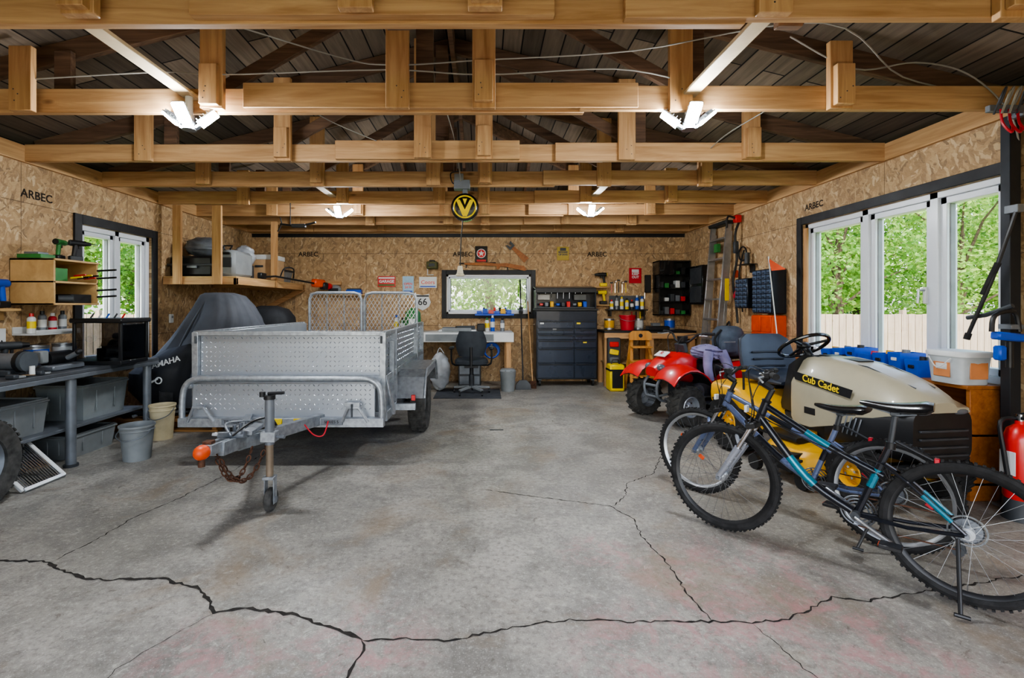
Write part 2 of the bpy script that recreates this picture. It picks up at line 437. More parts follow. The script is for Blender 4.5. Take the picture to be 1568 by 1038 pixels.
RX, RZ, RY = -.27, 3.62, 5.6; EZ = 2.68
b = B(); RP = planks('roof_boards_side', 1, 0, .16, '#928271', '#544a40'); RPB = planks('roof_boards_back', 1, 0, .16, '#8a7c6e', '#5a4f46')
eL, eR, eB = XL-.4, XR+.4, YB+.4
def slab(pts, m, th=.08):
    n = len(pts); vs = list(pts)+[(p[0], p[1], p[2]+th) for p in pts]
    b.add(vs, [tuple(range(n))[::-1], tuple(range(n, 2*n))]+[(i, (i+1) % n, n+(i+1) % n, n+i) for i in range(n)], m)
slab([(eL, YF-.4, EZ-.08), (RX, YF-.4, RZ), (RX, RY, RZ), (eL, eB, EZ-.08)], RP)
slab([(eR, YF-.4, EZ-.08), (RX, YF-.4, RZ), (RX, RY, RZ), (eR, eB, EZ-.08)], RP)
slab([(eL, eB, EZ-.08), (RX, RY, RZ), (eR, eB, EZ-.08)], RPB)
b.done('ceiling', (0,0,0))

def zr(x, y):
    zs = RZ-(RZ-EZ)*abs(x-RX)/((XR-RX) if x > RX else (RX-XL))
    zb = RZ if y < RY else RZ-(RZ-EZ)*(y-RY)/(YB-RY)
    return min(zs, zb)-.06
PX = [-2.83, -1.69, -.52, 0.0, 1.20, 2.21]
for i, y in enumerate([-.6, .25, 1.15, 2.09, 3.05, 4.10, 4.93, 5.78, 6.55, 7.28, 7.95]):
    b = B(); jit = random.uniform(-.006, .006)
    b.bb(XL+.03, .9+random.uniform(-.3, .3), y, y+.042, H+jit, H+.15, PINE); b.bb(.6, XR-.03, y-.042, y, H-jit, H+.15, PINE)
    if i in (4, 5, 3): b.bb(-1.5 if i == 4 else -1.25, .96 if i == 4 else .3, y-.045, y-.002, H+.012, H+.168, PINE)
    for k, x in enumerate(PX):
        x += random.uniform(-.02, .02); tp = zr(x, y)-.02
        if tp < H+.16: continue
        f = -.045 if not (i in (3, 4, 5) and -1.5 < x < .9) else -.088
        b.bb(x-.07, x+.07, y+f-.04, y+f, H-.015+random.uniform(-.01, .02), tp, PINEZ)
        if k % 2: b.bb(x-.055, x+.055, y+f-.08, y+f-.04, H+.005, H+.25, PINEZ)
        else: b.bb(x+.09, x+.20, y+.05, y+.09, H+.02, max(H+.18, zr(x+.2, y+.09)-.03), OLDW)
        for dz in (.04, .08, .11): b.box((x+random.uniform(-.04,.04), y+f-(.081 if k % 2 else .041), H+dz), (.006,.003,.006), DGRY, bev=0)
    if y < RY:
        b.beam((XL+.04, y+.11, EZ-.03), (RX, y+.11, RZ-.08), .04, .13, OLDW); b.beam((XR-.04, y+.11, EZ-.03), (RX, y+.11, RZ-.08), .04, .13, OLDW)
        b.beam((-1.9, y+.16, H+.12), (-.5, y+.16, zr(-.5, y)-.08), .035, .09, OLDW); b.beam((1.5, y+.16, H+.12), (.1, y+.16, zr(.1, y)-.08), .035, .09, OLDW)
    b.done('roof_truss')
b = B()
for sx, ex in ((XL+.05, RX), (XR-.05, RX)): b.beam((sx, YB-.06, EZ-.05), (ex, RY, RZ-.09), .045, .15, OLDW)
for x in (-2.9, -1.9, -1.1, -.27, .6, 1.5, 2.5):
    yy = RY+(YB-RY)*abs(x-RX)/(3.66); b.beam((x, YB-.05, EZ-.05), (x, yy, zr(x, yy)-.02), .04, .13, OLDW)
b.beam((RX, YF, RZ-.1), (RX, RY, RZ-.1), .04, .16, OLDW)
b.done('hip_rafters')

# ------------------------------------------------------------ floor cracks
CR = mat('crack_dark', '#2c2824', .95, var=.4, sc=30)
def crack(b, pts, w):
    P = []
    for i in range(len(pts)-1):
        a = V((*pts[i], 0)); c = V((*pts[i+1], 0)); n = max(3, int((c-a).length/.022)); d = (c-a).normalized(); nn = V((-d.y, d.x, 0))
        for j in range(n):
            P.append(a.lerp(c, j/n)+nn*random.uniform(-.008, .008))
    P.append(V((*pts[-1], 0)))
    L1 = []; R1 = []
    for i, p in enumerate(P):
        t = (P[min(i+1, len(P)-1)]-P[max(i-1, 0)]).normalized(); nn = V((-t.y, t.x, 0))
        ww = w*random.uniform(.25, 1.0)*(1 if 0 < i < len(P)-1 else .1)
        L1.append(p+nn*ww+V((0,0,.0012))); R1.append(p-nn*ww*random.uniform(.5, 1)+V((0,0,.0012)))
    b.sheet([L1, R1], CR)
b = B()
A = [(-2.9,2.45),(-2.43,2.43),(-2.19,2.416),(-2.057,2.338),(-1.875,2.271),(-1.755,2.255),(-1.507,2.271),(-1.446,2.233),(-1.312,2.202),(-1.191,2.104),(-1.125,2.015),(-1.009,2.041),(-.802,2.006),(-.643,1.933),(-.465,1.85)]
A2 = [(-.465,1.85),(-.253,1.857),(-.127,1.842),(.023,1.894),(.208,1.945),(.397,1.973),(.578,1.953),(.767,1.965),(.883,1.957),(1.079,1.953),(1.219,1.965),(1.416,2.059),(1.529,2.119),(1.667,2.095),(1.988,2.167),(2.6,2.3)]
crack(b, A, .013); crack(b, A2, .007)
crack(b, [(.923,1.957),(.905,2.167),(.911,2.416),(.875,2.653),(.896,2.896),(.809,3.085),(.593,3.157),(.174,3.3),(0,3.36)], .006)
crack(b, [(.83,3.085),(.95,3.25),(1.03,3.48),(1.29,3.685),(1.5,4.1)], .005)
crack(b, [(-2.158,2.416),(-2.119,2.653),(-2.117,2.896),(-2.03,3.189),(-1.97,3.547),(-1.9,4.2)], .005)
crack(b, [(-.465,1.85),(-.448,1.764),(-.476,1.67),(-.52,1.4),(-.5,.8)], .010)
crack(b, [(1.08,1.953),(1.14,1.66),(1.3,1.2)], .003); crack(b, [(-1.125,2.015),(-1.3,1.7),(-1.2,1.3)], .002)
b.box((.13, 4.98, .002), (.14, .025, .004), DGRY)
b.done('floor_cracks', (0,0,0))

# ------------------------------------------------------------ LED ceiling lamps (three hinged panels each)
m, nt, bs = newmat('led_panel'); bs.inputs['Base Color'].default_value = (1,1,1,1)
bs.inputs['Emission Color'].default_value = (.90, .95, 1, 1); bs.inputs['Emission Strength'].default_value = 300; LED = m
for (x, y, z) in ((-1.83, 3.00, 2.40), (1.27, 3.00, 2.40), (-1.80, 6.02, 2.40), (1.31, 5.95, 2.40)):
    b = B()
    b.cyl((x, y, z+.01), (x, y, z+.06), .035, ALU, .03); b.cyl((x, y, z+.06), (x, y, H+.075), .022, WHT)
    b.cyl((x, y, z-.03), (x, y, z+.012), .042, ALU, .036)
    for a, tl, off in ((-90, -46, .03), (8, -40, .06), (172, -40, .06)):
        M = Matrix.Translation((x, y, z-.005)) @ Matrix.Rotation(math.radians(a), 4, 'Z') @ Matrix.Translation((off, 0, 0)) @ Matrix.Rotation(math.radians(tl), 4, 'Y')
        b.boxM(M @ Matrix.Translation((.07, 0, 0)), (.12, .068, .014), LED, 0)
        b.boxM(M @ Matrix.Translation((.07, 0, .013)), (.130, .078, .010), ALU, .003)
        for k in range(5): b.boxM(M @ Matrix.Translation((.02+k*.025, 0, .024)), (.004, .072, .016), ALU, 0)
        b.boxM(M @ Matrix.Translation((-.005, 0, .004)), (.04, .03, .02), ALU, .003)
    b.done('led_garage_lamp')
for x, y0, y1 in ((-1.83, 2.14, 3.1), (1.27, 2.14, 3.1), (-1.80, 4.98, 6.2), (1.31, 4.98, 6.1)):
    b = B(); b.bb(x-.045, x+.045, y0, y1, H+.075, H+.095, mat('pale_board', '#c3ae8c', .6)); b.done('lamp_mounting_board')

CW = mat('grey_cable', '#9a978e', .5)
b = B()
b.tube([(-2.9, 3.0, 2.68), (-2.0, 2.98, 2.72), (-1.6, 2.97, 2.70), (-.6, 2.95, 2.72), (0, 2.95, 2.69), (.8, 2.96, 2.73), (1.25, 2.98, 2.66)], .0045, CW, 6, sm=5)
b.tube([(-1.7, 2.07, 2.68), (-.9, 2.9, 2.78), (-.55, 2.93, 2.74), (0, 2.93, 2.77), (.9, 2.9, 2.81), (1.9, 2.7, 2.86), (2.6, 3.0, 2.7), (3.3, 3.1, 2.62)], .0045, CW, 6, sm=6)
b.tube([(1.9, 3.0, 2.95), (2.3, 3.0, 2.75), (2.7, 3.02, 2.80), (3.0, 3.0, 2.72), (3.25, 3.0, 2.5), (3.38, 3.05, 2.3)], .005, CW, 6, sm=6)
b.tube([(-.23, 4.9, 2.49), (-.25, 4.2, 2.7), (-.3, 3.2, 2.72)], .005, CW, 6, sm=5)
b.tube([(-1.3, 3.4, 2.7), (-1.2, 3.9, 2.75), (-.9, 4.05, 2.66)], .004, CW, 6, sm=5)
b.tube([(2.1, 3.15, 2.7), (1.9, 3.7, 2.62), (1.9, 4.05, 2.6)], .004, CW, 6, sm=5)
b.done('ceiling_cable')

b = B(); cx, cy, cz = -.19, 4.86, 2.265
b.lathe([(0, -.05), (.115, -.05), (.138, -.035), (.138, .035), (.115, .05), (0, .05)], (cx, cy, cz), (0,1,0), BLKG, 32)
b.torus((cx, cy-.052, cz), (0,1,0), .108, .008, YEL2, 36, 6)
F = frame((cx, cy-.051, cz), (1,0,0), (0,0,1))
b.prism([(-.09,.07),(-.05,.07),(0,-.03),(.05,.07),(.09,.07),(.02,-.095),(-.02,-.095)], F, .006, YEL2)
b.prism([(-.022,.08),(.022,.08),(0,.02)], F, .006, YEL2)
b.box((cx, cy, 2.42), (.05, .03, .09), STL); b.box((cx-.03, cy, 2.49), (.16, .1, .09), STL)
b.box((cx-.06, cy-.03, 2.56), (.09, .05, .07), ALU)
b.tube([(cx-.05, cy, 2.52), (cx-.12, cy-.05, 2.5), (cx-.14, cy-.04, 2.60), (cx-.05, cy-.03, 2.62)], .006, BLK, 6, sm=6)
b.tube([(cx-.02, cy-.03, 2.14), (cx-.04, cy, 1.95), (cx-.05, cy, 1.68)], .006, BLK, 6)
b.cyl((cx-.05, cy, 1.68), (cx-.05, cy, 1.60), .02, mat('cream_plug', '#d9d0b8', .5), .035); b.box((cx-.05, cy, 1.59), (.085, .05, .03), MC['cream_plug'], bev=.01)
b.done('cord_reel')

# ------------------------------------------------------------ utility trailer
b = B(); x0, x1, y0, y1 = -2.33, -.83, 3.95, 6.30
zb, zm, zt = .40, .71, 1.055
def plate(F, w, h, m, pitch=.036):
    nx, ny = int(w/pitch), int(h/pitch)
    for i in range(nx):
        for j in range(ny):
            cx_ = (i+.5)*w/nx; cy_ = (j+.5)*h/ny; a = pi/4 if (i+j) % 2 else -pi/4
            l, t = .014, .0040; ca, sa = math.cos(a), math.sin(a)
            R = lambda px, py, z: (cx_+px*ca-py*sa, cy_+px*sa+py*ca, z)
            b.add([R(-l,0,0), R(0,-t,0), R(l,0,0), R(0,t,0), R(-l*.4,0,.003), R(l*.4,0,.003)], [(0,1,4),(1,5,4),(1,2,5),(2,3,5),(3,4,5),(3,0,4)], m, F)
TR = mat('trailer_aluminium', '#a3a8af', .42, .62, var=.05, sc=4)
TR2 = mat('trailer_tread_edges', '#c8ccd2', .25, .8, var=.05, sc=4)
b.bb(x0, x1, y0, y0+.02, zb, zt, TR); b.bb(x0, x0+.02, y0, y1, zb, zt, TR); b.bb(x1-.02, x1, y0, y1, zb, zt, TR)
b.bb(x0, x1, y0, y1, zb-.01, zb+.02, GALV)
plate(frame((x0+.01, y0, zm+.02), (1,0,0), (0,0,1)), x1-x0-.02, zt-zm-.04, TR2)
plate(frame((x1, y0+.02, zm+.02), (0,1,0), (0,0,1)), y1-y0-.04, zt-zm-.04, TR2, .05)
for a, c in (((x0-.02, y0-.02), (x1+.02, y0-.02)), ((x0-.02, y0-.02), (x0-.02, y1)), ((x1+.02, y0-.02), (x1+.02, y1))):
    b.beam((*a, zt), (*c, zt), .035, .035, GALV); b.beam((*a, zm-.02), (*c, zm-.02), .04, .05, GALV); b.beam((*a, zb-.02), (*c, zb-.02), .05, .08, GALV)
for (px, py) in ((x0-.01, y0-.02), (x1+.01, y0-.02), (x1+.02, y0+.42), (x1+.02, 5.75), (x1+.02, y1-.03), (x0-.02, y1-.03)):
    b.bb(px-.025, px+.025, py-.022, py+.022, zb-.05, zt+.01, GALV)
b.beam((x1+.03, y0-.01, zm), (x1+.10, y0-.03, zb), .03, .02, GALV)
yf = y0-.17
b.bb(x0+.03, x1-.03, yf+.03, yf+.05, zb-.02, zm-.03, TR); b.bb(x0+.03, x1-.03, yf+.03, y0, zm-.05, zm-.03, TR)
plate(frame((x0+.05, yf+.03, zb+.05), (1,0,0), (0,0,1)), x1-x0-.10, zm-zb-.09, TR2)
hoop = [(x0-.03, yf, zb-.04), (x0-.03, yf, zb+.12), (x0-.01, yf, zm-.07), (x0+.06, yf, zm-.01), (x0+.2, yf, zm), ((x0+x1)/2, yf, zm), (x1-.2, yf, zm), (x1-.06, yf, zm-.01), (x1+.01, yf, zm-.07), (x1+.03, yf, zb+.12), (x1+.03, yf, zb-.04)]
b.tube(hoop, .024, GALV, 10, sm=5)
b.beam((x0-.05, yf, zb-.03), (x1+.05, yf, zb-.03), .06, .07, GALV)
for xx in (x0+.02, x1-.02): b.beam((xx, yf, zm-.06), (xx, y0+.0, zm-.03), .04, .04, GALV)
for xa in (x0+.03, x1-.27): b.tube([(xa, yf-.03, zb-.02), (xa+.05, yf-.04, zb+.09), (xa+.13, yf-.04, zb+.09), (xa+.20, yf-.03, zb-.02)], .013, GALV, 8)
for xa in (-1.02,): b.box((xa, yf-.035, zb+.115), (.12, .02, .035), GALV); b.cyl((xa, yf-.05, zb+.02), (xa, yf-.05, zb+.12), .008, DGRY)
b.box((-1.62, yf-.036, zb-.02), (.11, .012, .05), YEL2); b.box((-1.42, yf-.036, zb-.02), (.11, .012, .05), YEL2)
b.box((-1.95, yf-.036, zb-.02), (.17, .006, .05), STL); b.text('TRAILER', frame((-1.95, yf-.042, zb-.02), (1,0,0), (0,0,1)), .035, BLK)
b.box((-1.18, yf-.036, zb-.02), (.17, .006, .05), STL); b.text('SERIES 5', frame((-1.18, yf-.042, zb-.02), (1,0,0), (0,0,1)), .032, BLK)
for xx in (x0-.0, x1+.0): b.cyl((xx, y0-.045, zt-.02), (xx, y0-.045, zt-.08), .009, DGRY)
for yy in (4.4, 4.95, 5.5, 6.1): b.beam((x0, yy, zb-.04), (x1, yy, zb-.04), .05, .06, GALV)
b.cyl((x0-.12, 4.98, .29), (x1+.12, 4.98, .29), .03, DGRY)
for sx, sg in ((x1, 1), (x0, -1)):
    wx = sx+sg*.17
    b.lathe([(.19,-.06),(.27,-.085),(.295,-.05),(.295,.05),(.27,.085),(.19,.06)], (wx, 4.98, .295), (1,0,0), RUBG, 36, True)
    for k in range(36):
        q = 2*pi*k/36
        for o_ in (-.032, .032):
            M = Matrix.Translation((wx+o_, 4.98+.297*math.cos(q+o_), .295+.297*math.sin(q+o_))) @ Matrix.Rotation(q, 4, 'X')
            b.boxM(M, (.05, .012, .026), RUBG, 0)
    b.lathe([(.19,-.05),(.185,.03),(.12,.045),(.05,.05),(0,.05)], (wx, 4.98, .295), (sg,0,0), GALV, 28)
    pr = [(4.38, .44), (4.48, .62), (4.58, .68), (5.36, .68), (5.46, .62), (5.58, .44)]
    for i in range(5):
        b.add([(sx+sg*.03, pr[i][0], pr[i][1]), (sx+sg*.28, pr[i][0], pr[i][1]), (sx+sg*.28, pr[i+1][0], pr[i+1][1]), (sx+sg*.03, pr[i+1][0], pr[i+1][1])], [(0,1,2,3)], GALV)
    b.prism([(p[0], p[1]) for p in pr]+[(5.50, .44), (5.40,.60), (4.6,.60), (4.46,.44)], frame((sx+sg*.28, 0, 0), (0,1,0), (0,0,1)), .006, GALV)
    b.tube([(sx+sg*.29, p[0], p[1]) for p in pr], .012, GALV, 8)
    b.beam((sx+sg*.03, 4.32, zb-.02), (sx+sg*.22, 4.32, zb-.02), .05, .06, GALV)
    b.box((sx+sg*.2, 4.31, .46), (.035, .02, .05), RED)
    b.beam((sx+sg*.03, 4.2, .98), (sx+sg*.03, 4.2, .42), .04, .03, GALV)
for xa in (-2.02, -1.14): b.beam((xa, y0+.3, .37), (-1.54, 3.0, .42), .05, .08, GALV)
b.beam((-1.54, 3.15, .42), (-1.55, 2.80, .45), .09, .08, GALV)
b.beam((-1.55, 2.88, .46), (-1.56, 2.70, .47), .075, .06, GALV); b.sph((-1.565, 2.68, .465), (.042, .05, .042), ORG)
b.beam((-1.55, 2.95, .50), (-1.55, 2.78, .54), .035, .02, ALU); b.cyl((-1.56, 2.67, .45), (-1.56, 2.67, .39), .018, RUST)
b.box((-1.56, 2.74, .50), (.05,.05,.03), RUST)
b.beam((-1.54, 3.35, .40), (-1.52, 3.05, .47), .06, .04, STL); b.cyl((-1.62, 2.95, .49), (-1.46, 2.95, .49), .02, STL)
for k in range(4): b.cyl((-1.60+k*.01, 3.02+k*.06, .47), (-1.60+k*.01, 3.02+k*.06, .52), .012, STL, n=8)
b.box((-1.48, 3.1, .49), (.06, .2, .03), GALV, (0,.1,.1)); b.tube([(-1.51,2.9,.5),(-1.44,3.0,.56),(-1.42,3.2,.54),(-1.46,3.4,.44)], .008, BLK, 6, sm=5)
b.tube([(-1.62,3.5,.44),(-1.55,3.2,.52),(-1.60,3.0,.55),(-1.52,2.9,.50)], .006, GALV, 6, sm=5)
b.tube([(-1.30, 3.5, .42), (-1.24, 3.52, .34), (-1.18, 3.55, .33), (-1.16, 3.6, .42)], .005, REDP, 6, sm=5)
def chain(p, q, sag, n):
    p = V(p); q = V(q)
    for i in range(n):
        t = i/(n-1); f = lambda t: p.lerp(q, t)-V((0,0,sag*4*t*(1-t)))
        c = f(t); d = (f(t+.02)-f(t-.02)).normalized(); w = V((0,1,0)).cross(d).normalized() if i % 2 else V((0,1,0))
        w = (w-d*w.dot(d)).normalized(); r1, r2 = .021, .012
        b.tube([c+d*math.cos(a)*r1+w*math.sin(a)*r2 for a in [2*pi*j/10 for j in range(10)]], .0045, RUST, 6, True)
chain((-1.54, 2.80, .42), (-1.35, 3.0, .42), .19, 15); chain((-1.57, 2.82, .42), (-1.42, 2.95, .40), .17, 13)
jx, jy = -1.33, 3.0
b.cyl((jx, jy, .22), (jx, jy, .52), .022, mat('dusty_brown_metal', '#8a7a68', .6, .4, var=.2), n=14); b.cyl((jx, jy, .42), (jx, jy, .70), .028, STL, n=14)
b.cyl((jx, jy, .70), (jx, jy, .725), .034, BLK); b.tube([(jx-.01, jy, .735), (jx+.09, jy, .74)], .010, BLK); b.cyl((jx-.045, jy, .715), (jx-.045, jy, .745), .018, BLK)
b.box((jx-.0, jy, .47), (.09, .07, .06), GALV); b.beam((jx-.02, jy+.02, .47), (-1.45, 3.2, .42), .05, .05, GALV); b.cyl((jx+.03, jy, .47), (jx+.10, jy-.02, .47), .010, STL)
for s_ in (-1, 1): b.box((jx+s_*.028, jy+.01, .13), (.006, .05, .16), GALV)
b.box((jx, jy, .215), (.07, .06, .02), GALV)
b.lathe([(.02,-.02),(.06,-.022),(.072,-.012),(.072,.012),(.06,.022),(.02,.02)], (jx, jy+.015, .073), (1,0,0), RUBG, 24, True); b.cyl((jx-.035, jy+.015, .073), (jx+.035, jy+.015, .073), .02, STL)
for xa, xb in ((-2.28, -1.60), (-1.56, -.88)):
    zt2 = 1.45; z0_ = .42; yy = y1+.02
    b.tube([(xa, yy, z0_), (xa, yy, zt2-.09), (xa+.03, yy, zt2-.02), (xa+.1, yy, zt2), (xb-.1, yy, zt2), (xb-.03, yy, zt2-.02), (xb, yy, zt2-.09), (xb, yy, z0_)], .019, GALV, 8)
    b.tube([(xa, yy, z0_), (xb, yy, z0_)], .017, GALV, 8)
    for fx in (.33, .66): b.tube([(xa+(xb-xa)*fx, yy+.01, z0_), (xa+(xb-xa)*fx, yy+.01, zt2)], .010, GALV, 6)
    Wd, Hd = xb-xa, zt2-z0_; p_ = .05
    for sg in (1, -1):
        k = -int(Hd/p_)-2
        for i in range(k, int(Wd/p_)+2):
            sl = .6
            xs = i*p_ if sg > 0 else Wd-i*p_
            t0, t1 = 0.0, Hd
            g = sl*sg
            ta = (0-xs)/g; tb = (Wd-xs)/g
            lo, hi = min(ta, tb), max(ta, tb); t0 = max(t0, lo); t1 = min(t1, hi)
            if t1-t0 < .02: continue
            b.tube([(xa+xs+g*t0, yy, z0_+t0), (xa+xs+g*t1, yy, z0_+t1)], .0046, TR2, 4)
b.done('utility_trailer')

# ------------------------------------------------------------ bicycles
SPK = mat('spoke_steel', '#8a8d92', .35, .9)
def bicycle(x, y, ang, wb, frm, accent, rimm, forkm, lean=0, steer=0, kick=(0.0, .16), su=0.0, sc=.94):
    b = B(place(x, y, 0, ang, lean) @ Matrix.Scale(sc, 4)); R = .318; wb = wb/sc
    def wheel(cx, cass):
        c = V((cx, 0, R))
        b.torus(c, (0,1,0), R-.024, .022, RUB, 56, 8)
        for k in range(72):
            q = 2*pi*k/72
            for o_ in ((-.012, .012) if k % 2 else (0,)):
                M = Matrix.Translation((cx+(R-.002)*math.cos(q), o_, R+(R-.002)*math.sin(q))) @ Matrix.Rotation(-q, 4, 'Y')
                b.boxM(M, (.009, .012, .011), RUB, 0)
        b.lathe([(R-.048,-.012),(R-.037,-.014),(R-.035,.014),(R-.048,.012),(R-.060,0)], c, (0,1,0), rimm, 56, True)
        b.cyl((cx, -.05, R), (cx, .05, R), .015, ALU, n=12); b.cyl((cx, -.03, R), (cx, -.025, R), .027, ALU, n=16); b.cyl((cx, .025, R), (cx, .03, R), .027, ALU, n=16)
        b.cyl((cx, -.065, R), (cx, .065, R), .006, DGRY, n=8)
        for k in range(32):
            q = 2*pi*k/32; sd = .027 if k % 2 else -.027; q2 = q+(.9 if (k//2) % 2 else -.9)
            b.tube([(cx+.024*math.cos(q2), sd, R+.024*math.sin(q2)), (cx+(R-.055)*math.cos(q), sd*.1, R+(R-.055)*math.sin(q))], .0010, SPK, 4)
        if cass:
            for i in range(5): b.cyl((cx, -.034-i*.004, R), (cx, -.037-i*.004, R), .052-i*.007, STL, n=24)
            b.torus((cx, -.036, R), (0,1,0), .055, .003, DGRY, 24, 5)
            b.torus((cx, -.030, R), (0,1,0), .066, .004, GRYP, 28, 5)
        b.box((cx+.15*math.cos(.6), 0, R+.15*math.sin(.6)), (.035, .010, .022), ORG if not cass else REDP, (0, -.6, 0))
        b.cyl((cx, 0, .06), (cx, 0, .09), .003, CHR, n=6)
    wheel(0, True); wheel(wb, False)
    bbk = V((.40, 0, .285)); st = V((.27, 0, .66)); hd_t = V((wb-.235, 0, .80)); hd_b = V((wb-.195, 0, .68))
    b.tube([bbk, st], .016, frm); b.tube([st, V((.25, 0, .735+su))], .0125, DGRY)
    b.cyl(st-V((0,0,.02)), st+V((-.003,0,.012)), .021, BLK)
    b.tube([hd_b, hd_t], .022, frm, 12); b.torus(hd_t, (-.3,0,1), .022, .006, BLK, 16, 5); b.torus(hd_b, (-.3,0,1), .022, .006, BLK, 16, 5)
    dn = crom([hd_b+V((-.01,0,.02)), bbk+V((.22,0,.13)), bbk+V((.02,0,.01))], 6); tp = crom([hd_t+V((0,0,-.03)), V((.52, 0, .60)), V((.295, 0, .50))], 6)
    b.tube(dn, .021, frm, 12); b.tube(tp, .017, frm, 12)
    b.tube(dn[4:8], .0222, accent, 12); b.tube(tp[4:7], .0182, accent, 12)
    b.tube([st.lerp(bbk,.35), st.lerp(bbk,.6)], .0172, accent)
    for s_ in (-1, 1):
        b.tube([bbk+V((-.02, s_*.02, 0)), V((.2, s_*.05, .29)), V((0, s_*.058, R))], .0095, frm); b.tube([V((.29, s_*.02, .56)), V((.2, s_*.045, .5)), V((0, s_*.058, R))], .008, frm)
        b.tube([V((.15, s_*.049, .455)), V((.05, s_*.055, .365))], .0100, accent)
        cr = V((wb-.165, s_*.062, .625)); dr = V((wb, s_*.062, R))
        b.tube([cr+V((-.012,0,.03)), cr.lerp(dr, .42)], .0135, CHR, 10); b.tube([cr.lerp(dr, .35), dr+V((-.004,0,.012))], (.021, .015), forkm, 12)
        b.box((wb, s_*.062, R), (.03, .012, .03), forkm)
        b.tube([cr+V((.0, -s_*.01, -.0)), cr+V((.03, -s_*.03, .05))], .008, BLK)
        b.cyl((0, s_*.06, R), (0, s_*.085, R), .009, STL, n=8); b.cyl((wb, s_*.06, R), (wb, s_*.085, R), .009, STL, n=8)
    b.box((wb-.172, 0, .652), (.05, .16, .03), BLK, (0, .3, 0)); b.tube([V((wb-.11,-.05,.53)), V((wb-.08,0,.58)), V((wb-.11,.05,.53))], .012, forkm, sm=4)
    top = hd_t+V((-.03, 0, .07)); b.tube([hd_t, top], .015, BLK); b.tube([top, top+V((.06, 0, .035))], .018, BLK)
    c_ = top+V((.06, 0, .035)); R2 = Matrix.Rotation(steer, 3, 'Z')
    bar = [c_+R2 @ V(p) for p in ((-.07,-.27,.055), (-.05,-.15,.055), (0,-.07,0), (0,.07,0), (-.05,.15,.055), (-.07,.27,.055))]
    b.tube(bar, .0125, BLK, 10, sm=4)
    for s_ in (-1, 1):
        e = c_+R2 @ V((-.072, s_*.275, .055)); i_ = c_+R2 @ V((-.055, s_*.165, .055)); b.tube([i_, e], .017, RUB, 12)
        l0 = c_+R2 @ V((-.03, s_*.155, .05)); b.tube([l0, l0+R2 @ V((.04, s_*.02, -.015)), l0+R2 @ V((.02, s_*.09, -.03))], .006, ALU, 6); b.box(l0, (.03, .03, .03), BLK)
        b.tube([l0, l0+V((.10, -s_*.03, .02)), hd_t+V((.07, s_*.02, -.06)), V((wb-.14, s_*.03, .62))], .003, BLK, 5, sm=6)
    b.tube([c_+V((.03,-.1,0)), hd_t+V((.05,.03,-.06)), V((.55, .02, .60)), V((.3, .02, .56)), V((.1,-.05,.4)), V((0,-.08,.29))], .003, BLK, 5, sm=6)
    rings = []
    for t in range(11):
        u = t/10; xx = .11+u*.28; hw = (.088*(1-u)**.9 if u > .12 else .075+u*.06)+.018; zz = .765-.014*math.sin(u*pi)+.014*(1-u)+su; th = .065*(1-u*.55)*(.6 if t == 0 or t == 10 else 1)
        rings.append([V((xx, hw*math.cos(a), zz+(th*.45)*math.sin(a)*(1 if math.sin(a) > 0 else 1.3))) for a in [2*pi*j/14 for j in range(14)]])
    b.loft(rings, BLKG)
    for s_ in (-1, 1): b.tube([(.17, s_*.03, .735+su), (.24, s_*.022, .72+su), (.34, s_*.015, .745+su)], .004, STL, 6)
    b.box((.25, 0, .725+su), (.04, .05, .02), DGRY)
    b.cyl(bbk+V((0,-.06,0)), bbk+V((0,.06,0)), .02, DGRY)
    for r_, yy in ((.075, -.055), (.06, -.049), (.045, -.043)): b.torus(bbk+V((0,yy,0)), (0,1,0), r_, .004, STL, 30, 5)
    for k in range(5):
        q = 2*pi*k/5; b.beam(bbk+V((0,-.052,0)), bbk+V((.073*math.cos(q), -.054, .073*math.sin(q))), .006, .014, DGRY, (0,1,0))
    for s_, q in ((-1, .5), (1, .5+pi)):
        e = bbk+V((.165*math.cos(q), s_*.075, .165*math.sin(q))); b.beam(bbk+V((0, s_*.065, 0)), e, .012, .024, ALU, (0,1,0))
        b.box(e+V((0, s_*.05, 0)), (.085, .08, .018), BLK); b.box(e+V((.044, s_*.05, 0)), (.004, .05, .012), ORG)
    b.tube([V((0,-.045,R+.05)), bbk+V((0,-.052,.075))], .004, RUST, 5); b.tube([V((0.02,-.045,R-.10)), bbk+V((0,-.052,-.075))], .004, RUST, 5)
    b.box((.02, -.06, R-.06), (.02, .015, .11), DGRY, (0,.2,0)); b.cyl((.03,-.055,R-.11), (.03,-.045,R-.11), .022, DGRY)
    b.tube([V((.03, .06, R-.02)), V((kick[0], kick[1], .012))], .008, BLK, 8); b.tube([V((kick[0]-.03, kick[1], .008)), V((kick[0]+.02, kick[1]+.01, .010))], .009, BLK, 8)
    b.box((.1, 0, .61), (.02, .03, .04), REDP); b.tube([(.25,0,.68),(.1,0,.61)], .006, BLK, 6)
    b.box((wb-.13, 0, .74), (.015, .05, .04), WHT)
    return b.done('bicycle')
DKB = mat('dark_blue_paint', '#1c2029', .3, .4, var=.15, coat=.5)
SIL = mat('silver_paint', '#a4aab6', .3, .6, var=.1, coat=.4)
LAV = mat('steel_blue_paint', '#6a789c', .3, .5, var=.1, coat=.4)
bicycle(2.07, 2.07, 135.0, 1.0, DKB, TEAL, BLK, SIL, lean=3, steer=.25, kick=(.02, .17), su=.09, sc=.95)
bicycle(2.13, 2.53, 129.5, 1.04, LAV, DKB, ALU, LAV, lean=3, steer=.2, kick=(.12, .17), su=.02, sc=.90)

